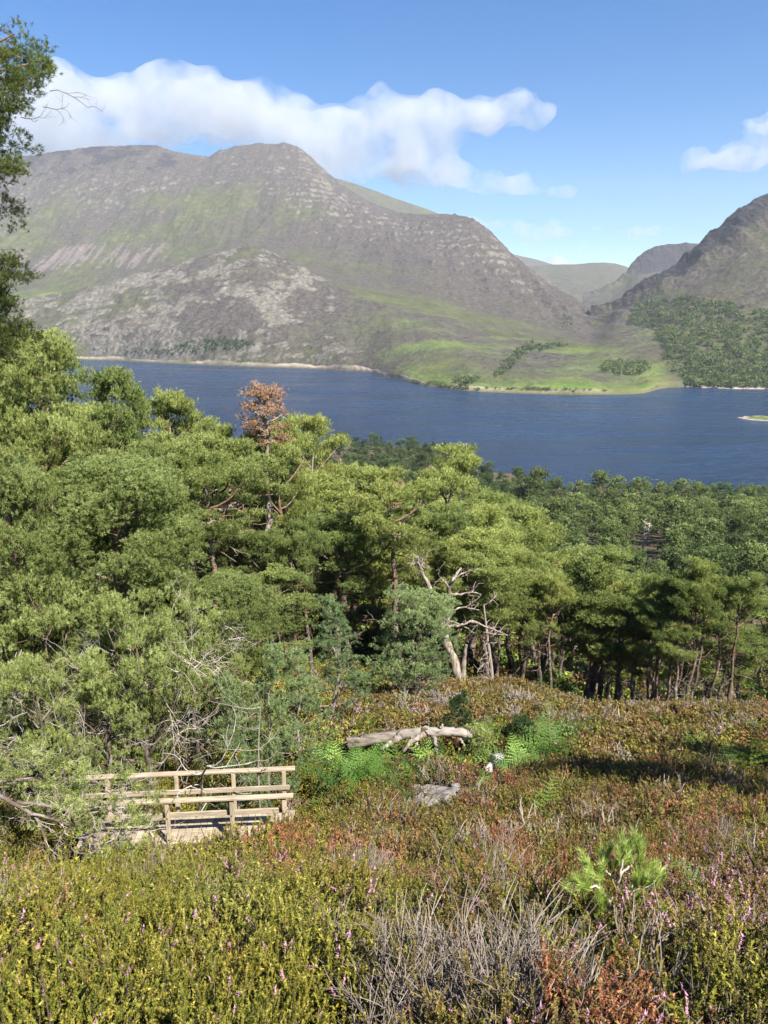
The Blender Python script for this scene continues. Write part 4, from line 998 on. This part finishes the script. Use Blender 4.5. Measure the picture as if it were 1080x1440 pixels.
def stemmix(name, c0, c1, c2, stem=(.085,.062,.045), flower=(.50,.26,.36), rnd=.6, trans=.25):
    k = NT(name); tn = k.attr("tint"); c = k.ramp(tn, [(0, c0), (.5, c1), (1, c2)])
    oi = k.n.new("ShaderNodeObjectInfo"); h = k.n.new("ShaderNodeHueSaturation"); k.l.new(c, h.inputs['Color'])
    k.l.new(k.maprange(oi.outputs['Random'], 0, 1, .5 - .035 * rnd, .5 + .035 * rnd), h.inputs['Hue']); k.l.new(k.maprange(oi.outputs['Random'], 0, 1, 1.25, .75), h.inputs['Value'])
    c = k.mix(k.math('GREATER_THAN', tn, 1.5), h.outputs[0], stem); c = k.mix(k.math('GREATER_THAN', tn, 2.5), c, flower)
    k.color(c); k.b.inputs['Roughness'].default_value = .6; k.translucent(c, trans); return k.m
HM = {'green': stemmix("heather_green", (.045,.05,.009), (.15,.15,.018), (.33,.30,.05)), 'olive': stemmix("heather_olive", (.04,.03,.01), (.135,.10,.026), (.28,.21,.06)),
      'rust': stemmix("heather_rust", (.10,.042,.018), (.23,.10,.038), (.38,.20,.09)), 'flower': stemmix("heather_flowering", (.065,.05,.016), (.16,.115,.03), (.28,.20,.06)),
      'lime': stemmix("heather_lime", (.085,.095,.010), (.165,.175,.03), (.32,.32,.075)), 'dead': stemmix("heather_dead", (.14,.11,.08), (.24,.2,.155), (.34,.29,.23), stem=(.27,.225,.185), rnd=.2),
      'straw': stemmix("moor_grass", (.16,.13,.06), (.30,.25,.12), (.42,.36,.19), stem=(.3,.25,.14), rnd=.4), 'grass': stemmix("green_grass", (.07,.11,.02), (.14,.2,.04), (.24,.3,.08)),
      'fern': stemmix("bracken_green", (.03,.065,.012), (.085,.165,.026), (.20,.31,.06), stem=(.12,.15,.04)), 'fernold': stemmix("bracken_turning", (.12,.09,.02), (.25,.19,.04), (.4,.3,.08), stem=(.2,.12,.05)),
      'bilberry': stemmix("bilberry", (.06,.10,.015), (.13,.2,.03), (.24,.33,.06), stem=(.1,.1,.04))}
def heather(seed, mat, n, h, rad, shoots, leaves, ls, lw, flower=0., dead=False, stemw=.0022):
    rng = np.random.default_rng(seed); g = Geo()
    for i in range(n):
        a = rng.uniform(0, 6.28); r = rad * math.sqrt(rng.random()); p = np.array([math.cos(a) * r * .55, math.sin(a) * r * .55, -.06])
        hh = h * rng.uniform(.6, 1.1) * (1 - .25 * (r / rad) ** 2); d = np.array([math.cos(a) * r / rad * .55, math.sin(a) * r / rad * .55, 1]) + rng.normal(0, .13, 3)
        P = bend(p, d, hh + .06, 4, rng, .22, .25); g.tube(P, np.linspace(stemw * 1.5, stemw * .7, 5), 3, 2.0, cap=False)
        ends = []
        for s in range(shoots):
            k = rng.integers(1 if dead else 2, 5); q0 = P[k - 1] + (P[k] - P[k - 1]) * rng.random(); dd = unit(P[k] - P[k - 1]) + rng.normal(0, .38, 3); L = hh * rng.uniform(.16, .36)
            if dead: Q = bend(q0, dd, L * 1.3, 3, rng, .35, .2); g.tube(Q, np.linspace(stemw, stemw * .5, 4), 3, 2.0, cap=False)
            ends.append((q0, unit(dd), L))
        ends.append((P[3], unit(P[4] - P[3]), hh * .3))
        if leaves:
            q0 = np.array([e[0] for e in ends]); dd = np.array([e[1] for e in ends]); LL = np.array([e[2] for e in ends]); m = leaves
            t = rng.random((len(ends), m)); c = q0[:, None] + dd[:, None] * (t * LL[:, None])[..., None]; c = c.reshape(-1, 3); D = np.repeat(dd, m, 0)
            o = unit(np.cross(D, rng.normal(size=D.shape))); tip = c + (o * .75 + D * .7) * ls * rng.uniform(.6, 1.2, (len(c), 1)); sd = unit(np.cross(o, D)) * lw * .5
            base = c - o * ls * .15; V = np.stack([base + sd, base - sd, tip], 1).reshape(-1, 3)
            tt = np.clip(.25 + .55 * t.ravel() + rng.normal(0, .12, t.size), 0, 1)
            if flower > 0: tt = np.where((t.ravel() > .35) & (np.repeat(rng.random(len(ends)) < flower, m)) & (rng.random(t.size) < .8), 3.0, tt)
            g.add(V, np.arange(len(V)).reshape(-1, 3), np.repeat(tt, 3))
    return g.mesh("heather_plant", [HM[mat]], False)
def grass(seed, mat, n, h, rad, w):
    rng = np.random.default_rng(seed); g = Geo()
    for i in range(n):
        a = rng.uniform(0, 6.28); r = rad * rng.random(); d = unit(np.array([math.cos(a) * .5, math.sin(a) * .5, 1]) + rng.normal(0, .15, 3)); L = h * rng.uniform(.5, 1.1)
        sd = unit(np.cross(d, rng.normal(size=3))) * w * .5; p = np.array([math.cos(a) * r, math.sin(a) * r, -.03]); out = np.array([math.cos(a), math.sin(a), -.35]) * L * rng.uniform(.1, .4)
        m = p + d * L * .55; t = p + d * L * .9 + out; g.add([p + sd, p - sd, m + sd * .8, m - sd * .8, t], [[0, 1, 2], [1, 3, 2], [2, 3, 4]], np.clip(rng.normal(.5, .25), 0, 1))
    return g.mesh("grass_tuft", [HM[mat]], False)
def fern_mesh(seed, mat, n, L, detail, npin=15, loose=.3):
    rng = np.random.default_rng(seed); g = Geo()
    for i in range(n):
        a = i * 6.28 / n + rng.normal(0, loose * 1.4); frond(g, (math.cos(a) * .03, math.sin(a) * .03, -.05), (math.cos(a) * .8, math.sin(a) * .8, rng.uniform(.5, 1.6)), L * rng.uniform(.55, 1.15), rng, rng.uniform(.1, .9), npin, detail)
    return g.mesh("fern_plant", [HM[mat]], False)
PL = {}
for i in range(3):
    for m in ('green', 'olive', 'rust', 'lime'):
        PL[('near', m, i)] = heather(300 + i, m, 36, .36, .20, 8, 32, .0108, .0058, .05, stemw=.0018)
        PL[('mid', m, i)] = heather(310 + i, m, 34, .40, .24, 5, 14, .022, .011, .03, stemw=.004)
        PL[('back', m, i)] = heather(320 + i, m, 26, .42, .30, 4, 8, .05, .026, .02, stemw=.006)
    PL[('near', 'flower', i)] = heather(330 + i, 'flower', 36, .36, .20, 8, 32, .0108, .006, .28, stemw=.0018)
    PL[('mid', 'flower', i)] = heather(333 + i, 'flower', 30, .40, .26, 4, 8, .03, .018, .25, stemw=.004)
    PL[('back', 'flower', i)] = heather(336 + i, 'flower', 22, .44, .32, 3, 5, .065, .045, .22, stemw=.006)
    PL[('near', 'dead', i)] = heather(340 + i, 'dead', 60, .38, .24, 13, 0, 0, 0, dead=True, stemw=.0018)
    PL[('mid', 'dead', i)] = heather(343 + i, 'dead', 34, .42, .26, 7, 2, .02, .008, dead=True, stemw=.0045)
    PL[('back', 'dead', i)] = heather(346 + i, 'dead', 26, .42, .3, 6, 2, .05, .02, dead=True, stemw=.009)
    for q, w, n in (('near', .004, 70), ('mid', .008, 50), ('back', .022, 34)):
        PL[(q, 'straw', i)] = grass(350 + i, 'straw', n, .38, .16, w); PL[(q, 'grass', i)] = grass(353 + i, 'grass', n, .36, .16, w)
        PL[(q, 'bilberry', i)] = heather(356 + i, 'bilberry', {'near': 40, 'mid': 26, 'back': 18}[q], .3, .24, 4, {'near': 9, 'mid': 7, 'back': 5}[q], {'near': .022, 'mid': .035, 'back': .075}[q], {'near': .015, 'mid': .026, 'back': .055}[q])
    PL[('mid', 'fern', i)] = fern_mesh(360 + i, 'fern', 4, 1.0, 9, 15, .5); PL[('back', 'fern', i)] = fern_mesh(363 + i, 'fern', 6, .85, 5, 11); PL[('near', 'fern', i)] = PL[('mid', 'fern', i)]
    PL[('mid', 'fernold', i)] = fern_mesh(366 + i, 'fernold', 5, .6, 7); PL[('back', 'fernold', i)] = fern_mesh(369 + i, 'fernold', 5, .7, 5, 11); PL[('near', 'fernold', i)] = PL[('mid', 'fernold', i)]

def scatter(name, label, cat, keys, pts, rots, scl, idx):
    """ground cover: one object whose plants are spread over its points by geometry nodes"""
    co = bpy.data.collections.new(name + "_plants")
    for i, kk in enumerate(keys):
        co.objects.link(bpy.data.objects.new(f"{name}_plant_{i:03d}", PL[kk]))
    me = bpy.data.meshes.new(name); me.vertices.add(len(pts)); me.vertices.foreach_set("co", np.asarray(pts, np.float32).ravel())
    a = me.attributes.new("turn", 'FLOAT_VECTOR', 'POINT'); a.data.foreach_set("vector", np.asarray(rots, np.float32).ravel())
    a = me.attributes.new("grow", 'FLOAT_VECTOR', 'POINT'); a.data.foreach_set("vector", np.asarray(scl, np.float32).ravel())
    a = me.attributes.new("kind_index", 'INT', 'POINT'); a.data.foreach_set("value", np.asarray(idx, np.int32))
    o = bpy.data.objects.new(name, me); COL.objects.link(o)
    ng = bpy.data.node_groups.new(name + "_spread", 'GeometryNodeTree')
    ng.interface.new_socket("Geometry", in_out='INPUT', socket_type='NodeSocketGeometry'); ng.interface.new_socket("Geometry", in_out='OUTPUT', socket_type='NodeSocketGeometry')
    N, L = ng.nodes, ng.links; gi = N.new("NodeGroupInput"); go = N.new("NodeGroupOutput"); ci = N.new("GeometryNodeCollectionInfo"); ci.inputs[0].default_value = co
    ci.inputs['Separate Children'].default_value = True; ci.inputs['Reset Children'].default_value = True
    ip = N.new("GeometryNodeInstanceOnPoints"); ip.inputs['Pick Instance'].default_value = True
    for nm, typ, sock in (("turn", 'FLOAT_VECTOR', 'Rotation'), ("grow", 'FLOAT_VECTOR', 'Scale'), ("kind_index", 'INT', 'Instance Index')):
        na = N.new("GeometryNodeInputNamedAttribute"); na.data_type = typ; na.inputs[0].default_value = nm
        out = [q for q in na.outputs if q.enabled and q.name == 'Attribute'][0]
        if sock == 'Rotation':
            e = N.new("FunctionNodeEulerToRotation"); L.new(out, e.inputs[0]); out = e.outputs[0]
        L.new(out, ip.inputs[sock])
    L.new(gi.outputs[0], ip.inputs['Points']); L.new(ci.outputs[0], ip.inputs['Instance']); L.new(ip.outputs[0], go.inputs[0])
    md = o.modifiers.new("spread", 'NODES'); md.node_group = ng
    o['kind'] = 'stuff'; return tag(o, label, cat, kind='stuff')

def to_px(x, y, z):
    d = y * cp - (z - CAM_Z) * sp; u = y * sp + (z - CAM_Z) * cp
    return 540 + 1080 * x / d, 720 - 1080 * u / d
def front_line(px): return np.interp(px, [-300, 0, 300, 420, 520, 640, 760, 900, 1000, 1100, 1400], [16, 16, 18, 24, 34, 43, 47, 46, 45, 44, 44])
def cover():
    rng = np.random.default_rng(91); B = {q: [] for q in ('near', 'mid', 'back')}
    for q, y0, y1, sp_ in (('near', 1.1, 8.0, .150), ('mid', 8.0, 19.0, .225), ('back', 19.0, 52.0, .40), ('under', 52.0, 105.0, 1.0)):
        n = int(.75 * (y1 ** 2 - y0 ** 2) / sp_ ** 2 * 1.05); y = np.sqrt(rng.uniform(y0 ** 2, y1 ** 2, n)); x = rng.uniform(-.75, .75, n) * y
        if q == 'near':
            ye = rng.uniform(y0, y1, n // 2); y = np.concatenate([y, ye]); x = np.concatenate([x, rng.choice([-1, 1], n // 2) * (.75 * ye + rng.uniform(0, 3.2, n // 2))])
        B[q] = [x, y]
    X = np.concatenate([B[q][0] for q in B]); Y = np.concatenate([B[q][1] for q in B]); Q = np.concatenate([[q] * len(B[q][0]) for q in B]); B = {q: [] for q in ('near', 'mid', 'back')}; big_ = np.where(Q == 'under', 2.4, 1.0); Q = np.where(Q == 'under', 'back', Q)
    Z = ground(X, Y); px, py = to_px(X, Y, Z)
    ok = (py < 1580); nz0 = fbm(X / .5, Y / .5, 71, 3) * 2
    # clear of the bridge, the stony patch, the burn's bed; thinner under the trees
    ca, sa = math.cos(BR_YAW), math.sin(BR_YAW); bx = (X - BR_C[0]) * ca + (Y - BR_C[1]) * sa; by = -(X - BR_C[0]) * sa + (Y - BR_C[1]) * ca
    ok &= ~((np.abs(bx) < 2.6) & (by > -.62) & (by < .7))
    ok &= ~((bx > -2.2) & (bx < .30) & (by < -.5) & (by > -1.75 - .25 * bx))
    ok &= fbm(X / .5, Y / .5, 33, 2) > -.13 - .32 * (Y > 19)
    ok &= ~((px > 188) & (px < 292) & (py > 1165) & (py < 1226)) & ~((px > -40) & (px < 190) & (py > 1180) & (py < 1262) & (rng.random(len(X)) < .8))
    xs_, ys_, _ = ground_hit(880, 1385); ok &= ~((np.hypot(X - xs_, Y - ys_) < .36))
    ok &= ~((px > 668) & (px < 724) & (py > 1068) & (py < 1116)) & ~((px > 535) & (px < 672) & (py > 1052) & (py < 1085) & (rng.random(len(X)) < .75))
    ok &= (np.hypot((X - PX0) / 1.0 + (Y - PY0) * .25, (Y - PY0) / .8) > .85)
    ok &= ~((np.abs(px - 616) < 48 + 16 * nz0) & (py > 1104) & (py < 1170 + 16 * nz0))
    ok &= ~((np.abs(X - burn_x(Y)) < .55) & (Y > 9) & (Y < 17))
    ok &= (Y < front_line(px) + 1) | (rng.random(len(X)) < .5)
    X, Y, Z, Q, px, py, big_ = [a[ok] for a in (X, Y, Z, Q, px, py, big_)]; n = len(X)
    G = lambda cx, cy, a, b: np.exp(-((px - cx) / a) ** 2 - ((py - cy) / b) ** 2)
    nz = lambda s, k: fbm(X / s, Y / s, k, 3)
    kinds = ['green', 'lime', 'olive', 'rust', 'flower', 'dead', 'straw', 'grass', 'bilberry', 'fern', 'fernold']
    knoll = smooth(1060, 1010, py) * (px > 480)
    left = 1 - smooth(250, 620, px)
    Wt = np.stack([
        .45 + 1.9 * nz(.75, 1) + .6 * left - .3 * knoll,
        .12 + 1.9 * nz(.7, 2) + .55 * left * (py > 1180) - .3 * knoll,
        .45 + 1.9 * nz(.8, 3) + .35 * G(900, 1120, 300, 90) + .3 * G(900, 1330, 300, 120) + .25 * knoll,
        .12 + 1.9 * nz(.65, 4) + .12 * G(900, 1330, 260, 90) + .10 * G(880, 1180, 260, 60) + .75 * G(400, 1255, 110, 60) + .8 * G(1040, 1190, 70, 30) + .5 * G(640, 1300, 200, 50) - .25 * knoll + .35 * G(780, 1290, 160, 40),
        -.02 + 1.8 * nz(.6, 5) + .3 * G(930, 1340, 220, 80) + .9 * G(1000, 1355, 150, 50) + .7 * G(560, 1240, 50, 30) + .55 * G(740, 1290, 140, 30) + .6 * G(330, 1300, 70, 30) + .5 * G(120, 1415, 60, 30) + .7 * G(1000, 1140, 90, 14),
        .10 + 1.9 * nz(.55, 6) + 2.4 * G(735, 1510, 92, 40) + .9 * G(1030, 1330, 40, 40) + .5 * G(490, 1260, 60, 30) + .35 * G(800, 1330, 60, 30) + .2 * G(270, 1340, 60, 50) + .2 * knoll,
        -.35 + 1.0 * nz(1.5, 7) + .75 * knoll * (py > 950) - .4 * (py > 1120),
        -.45 + 1.0 * nz(1.2, 8) + .2 * (py < 1090) ,
        -.45 + 1.2 * nz(1.7, 9) + .45 * knoll + .6 * G(240, 1060, 250, 60) + .9 * (Y > front_line(px) - 1) + .35 * G(760, 985, 60, 20),
        -.75 - 1.9 * (Y < 9) + .9 * nz(1.6, 10) + 2.3 * G(455, 1085, 60, 30) + 2.0 * G(560, 1085, 80, 32) + 1.9 * G(700, 1095, 70, 34) + 2.1 * G(770, 1062, 55, 24) + 1.3 * G(960, 1062, 45, 12) + 1.2 * G(1045, 1105, 50, 12) + 1.0 * G(500, 1130, 60, 25) + .7 * G(730, 985, 40, 14) + .8 * G(640, 1050, 90, 20),
        -1.2 - 1.5 * (Y < 9) + .9 * nz(1.2, 12) + 1.1 * G(510, 1125, 30, 20) + .7 * G(430, 1100, 60, 20) + .5 * G(660, 1060, 40, 20)]) + rng.gumbel(0, 1, (11, n)) * np.array([.1] * 9 + [.26, .2])[:, None]
    KI = np.argmax(Wt, 0)
    tall = np.clip(1.05 + 1.5 * nz(.6, 20) + .3 * nz(2.2, 21), .45, 1.8)
    yaw = rng.uniform(0, 6.28, n); tall = tall * big_
    for q in B:
        for name, label, cat, sel in ((f"heather", {'near': "mixed green, rusty and grey heather covering the slope right below the viewer", 'mid': "heather, grass and dry twigs round the footbridge and the stony patch", 'back': "straw-brown and green heather and moor grass on the knoll below the wood"}[q], "heather", lambda k: k < 9),
                                      ("bracken", {'near': "bracken among the nearest heather", 'mid': "dense green bracken round the stony patch and below the fallen trunk", 'back': "bracken tufts on the knoll and under the trees"}[q], "bracken", lambda k: k >= 9)):
            m = (Q == q) & sel(KI)
            if not m.any(): continue
            keys = [(q, kd, i) for kd in (kinds[:9] if name == 'heather' else kinds[9:]) for i in range(3)]
            off = 0 if name == 'heather' else 9; ix = (KI[m] - off) * 3 + rng.integers(0, 3, m.sum())
            s = tall[m] * rng.uniform(.8, 1.2, m.sum()) * ({'near': 1.0, 'mid': 1.05, 'back': 1.0}[q]) * (1.0 if name == 'heather' else rng.uniform(.55, 1.15, m.sum()))
            s = np.where(G(735, 1510, 92, 40)[m] > .5, s * 1.12, s)
            wd = s * {'near': 1.1, 'mid': 1.15, 'back': 1.25}[q]
            tilt = rng.normal(0, .13 if name == 'heather' else .34, (m.sum(), 2))
            scatter(name, label, cat, keys, np.stack([X[m], Y[m], Z[m]], -1), np.stack([tilt[:, 0] + .1, tilt[:, 1], yaw[m]], -1), np.stack([wd, wd, s], -1), ix)
    return n
print("ground plants:", cover())

# green fern standing alone, and a few tall grass blades
def one_fern():
    x, y, z = ground_hit(1000, 1330); o = bpy.data.objects.new("fern", fern_mesh(401, 'fern', 7, .36, 8, 12)); COL.objects.link(o); o.location = (x, y, z + .34); o.rotation_euler = (0, 0, .5)
    tag(o, "single bright green fern standing out of the heather right of the pine sapling", "fern")
one_fern()
def sapling():
    rng = np.random.default_rng(402); x, y, z = ground_hit(884, 1390); r = empty("pine_sapling", (x, y, z)); T = Geo(); C = Geo()
    tag(r, "stunted pine sapling with crooked pale stems and fresh light green needles in the heather", "sapling")
    Yb = y
    def L(pts, r0, r1):
        P = np.array([[float(v) for v in at(a, b, Yb + d)] for a, b, d in pts]) - np.array([x, y, z]); t = np.linspace(0, 1, len(P)); tt = np.linspace(0, 1, len(P) * 4)
        Q = np.stack([np.interp(tt, t, P[:, i]) for i in range(3)], -1) + rng.normal(0, .003, (len(tt), 3)); T.tube(Q, np.linspace(r0, r1, len(Q)), 6); return Q
    br = [L([(884,1400,0),(874,1330,0),(862,1285,0),(858,1268,0),(868,1250,.02),(872,1232,0),(876,1210,0),(880,1190,.02)], .012, .0045), L([(858,1270,0),(846,1252,-.05),(838,1246,-.05),(822,1248,-.08),(808,1250,-.1)], .008, .004),
          L([(866,1252,0),(884,1254,-.05),(905,1249,-.06),(922,1240,-.08)], .007, .004), L([(860,1290,0),(880,1296,-.08),(900,1290,-.1),(926,1302,-.1)], .008, .003), L([(872,1230,0),(888,1215,.05),(895,1200,.06)], .006, .003),
          L([(846,1252,-.05),(838,1235,.0),(826,1222,.02)], .006, .003), L([(868,1240,.02),(850,1222,.06),(846,1205,.06)], .006, .003), L([(884,1254,-.05),(896,1236,.02),(908,1226,.03)], .006, .003), L([(880,1296,-.08),(900,1310,-.15),(915,1306,-.2)], .006, .002),
          L([(862,1285,0),(848,1280,-.1),(845,1270,-.12)], .006, .003), L([(858,1268,0),(876,1272,.1),(898,1268,.14)], .006, .003)]
    for bi, b in enumerate(br):
        if bi in (8,): continue
        d = unit(b[-1] - b[-4]); m = 10 if bi not in (3,) else 4
        for k in range(m):
            p = b[-1] - d * .012 * k + rng.normal(0, .022, 3); dd = unit(d * .6 + np.array([0, 0, .7]) + rng.normal(0, .3, 3))
            P = p + dd * np.linspace(0, .055, 7)[:, None]; tufts(C, P, np.repeat(dd[None], 7, 0), .050, 20, .0034, rng, .55, tint=rng.uniform(.5, .85))
    T.obj("trunk", M['twig'], r); C.obj("crown", M['needle_sapling'], r, smoothed=False)
M['needle_sapling'] = leaf_mat("needles_fresh", (.20,.26,.06), (.36,.44,.11), (.58,.62,.24), obj_rand=False)
sapling()
# small dark pine behind the fallen trunk and the pale bush right of it
def small_tree(px, pyb, pyt, wpx, label, seed, mat, lod='near', profile='cone', name="young_pine", cat="young pine", Y=None):
    x, y, z = ground_hit(px, pyb) if Y is None else (Xat(px, Y, pyb), Y, float(ground(Xat(px, Y, pyb), Y)))
    zt = float(at(px, pyt, y)[2]); H = zt - z; w = wpx * y / .89 / 1080
    T, C = pine_geo(seed, H, w / 2, cb=.05, lod=lod, nb=26, per=2, bare=1, flat=.8, profile=profile, clump_r=.26, r0=.035)
    r = tree_proto(name, T, C, M['bark_grey'], M[mat]); r.location = (x, y, z); tag(r, label, cat)
M['needle_dark'] = leaf_mat("needles_dark", (.02,.035,.014), (.045,.085,.028), (.10,.16,.05), obj_rand=False)
small_tree(640, 1048, 972, 62, "small dark green young pine right behind the fallen trunk", 411, 'needle_dark')
small_tree(728, 1052, 1008, 40, "dark bushy seedling on the knoll right of the small dark pine", 412, 'needle_dark', profile='round')
small_tree(672, 1066, 1022, 44, "pale grey-green bush at the tip of the fallen trunk", 413, 'needle_bright', profile='round', name="low_bush", cat="bush")
small_tree(780, 1100, 1088, 26, "low green pine seedling in the shaded hollow right of the boulders", 414, 'needle_blue', profile='round')

# twiggy bough tree reaching in from the left over the bridge's hidden end
def overhang():
    rng = np.random.default_rng(421); Y = 12.3; x0 = Xat(-70, Y, 1130); gz = float(ground(x0, Y)); base = np.array([x0, Y, gz]); r = empty("scrub_pine", tuple(base))
    T, C, TW = Geo(), Geo(), Geo(); q = dict(dens=110, size=.08, K=18, width=.011); ends = []
    def L(pts, r0, r1, n=5, g=T):
        P = loft(pts, Y, base); t = np.linspace(0, 1, len(P)); tt = np.linspace(0, 1, len(P) * n); Q = np.stack([np.interp(tt, t, P[:, i]) for i in range(3)], -1)
        Q += np.cumsum(rng.normal(0, .010, Q.shape), 0); g.tube(Q, np.linspace(r0, r1, len(Q)), 6, cap=False); return Q
    t0 = L([(-70,1260,0),(-75,1180,0),(-65,1110,0),(-60,1040,.1)], .13, .07)
    br = [L([(-65,1110,0),(-20,1096,.1),(20,1099,.1),(55,1097,.2),(75,1108,.2),(95,1120,.1)], .055, .02), L([(-68,1130,0),(-10,1110,-.2),(25,1128,-.3),(45,1145,-.3),(58,1180,-.35),(62,1215,-.4),(45,1240,-.4)], .05, .012),
          L([(25,1128,-.3),(70,1135,-.2),(110,1145,-.1),(150,1140,.1),(175,1128,.2)], .035, .010), L([(45,1145,-.3),(90,1160,-.2),(130,1180,-.1),(155,1195,0)], .03, .010), L([(58,1190,-.35),(75,1225,-.4),(85,1255,-.4)], .018, .006),
          L([(95,1120,.1),(140,1112,.3),(185,1125,.4)], .02, .008), L([(62,1212,-.4),(30,1230,-.5),(10,1245,-.5),(5,1262,-.5)], .018, .006), L([(110,1145,-.1),(160,1165,.1),(200,1160,.3),(215,1172,.3)], .02, .008), L([(-60,1060,0),(0,1050,.3),(60,1060,.4)], .05, .015)]
    for i, b in enumerate(br):
        for j in range(15 if i in (1, 4, 6) else 6):
            k = rng.integers(len(b) // 4, len(b)); d = unit(b[min(k, len(b) - 1)] - b[k - 2]) + rng.normal(0, .7, 3) + np.array([.1, -.2, -.35 if i in (1, 3, 4, 6) else 0])
            twiggy(TW, b[k], d, rng.uniform(.25, .62), .0085, 2, rng, 3, .75, -.25 if i in (1, 3, 4, 6) else .1, 4)
    for (px, py, rp, dy, n) in [(85,1112,26,.1,4),(120,1105,26,.2,4),(150,1115,28,.25,5),(180,1130,24,.3,4),(60,1118,18,0,2),(110,1130,26,0,4),(145,1140,26,.1,4),(90,1150,18,-.1,2),(125,1160,20,-.05,3),(75,1135,20,-.1,2),(185,1150,24,.3,4),(205,1170,22,.35,4),(180,1190,26,.3,4),(160,1205,20,.2,3),(200,1190,18,.35,3),(55,1155,12,-.2,1),(40,1080,26,.3,3),(10,1060,34,.3,4),(80,1075,24,.4,3),(-20,1080,40,.2,3),(110,1085,22,.4,3)]:
        c0 = loft([(px, py, dy)], Y, base)[0]; w = rp * Y / .87 / 1080
        for j in range(n):
            c = c0 + rng.normal(0, .55, 3) * w * np.array([1, 1, .8]); ww = w * rng.uniform(.45, .72); clump(C, c, (ww, ww, ww * .7), q['dens'] * .8, q['size'], q['K'], q['width'], rng, tint=rng.uniform(.45, .75))
            twiggy(TW, c + np.array([-.15, 0, -.12]), (.6, rng.normal(0, .4), .5), ww * 2, .007, 1, rng, 3, .5, .1, 3)
    T.obj("trunk", M['bark'], r); C.obj("crown", M['needle_bright'], r, smoothed=False); TW.obj("bare_twigs", M['twig'], r)
    tag(r, "straggly pine bough with tangled bare grey twigs reaching in front of the bridge's left end", "scrub pine")
overhang()
# pines just outside the right edge: their shade lies across the hollow
for i, (x, y, H) in enumerate([(13.0, 8.6, 8.5), (16.8, 11.0, 8.5)]):
    o = place(PROTO[('mid', [1, 4, 1][i])], x, y, H, H * .5, .7 * i); tag(o, "pine beyond the right picture edge that shades the hollow", "pine tree", "pines beyond the right edge")
for p in list(PROTO.values()):
    if 'h' in p and 'label' not in p:
        for c in list(p.children): bpy.data.objects.remove(c)
        bpy.data.objects.remove(p)
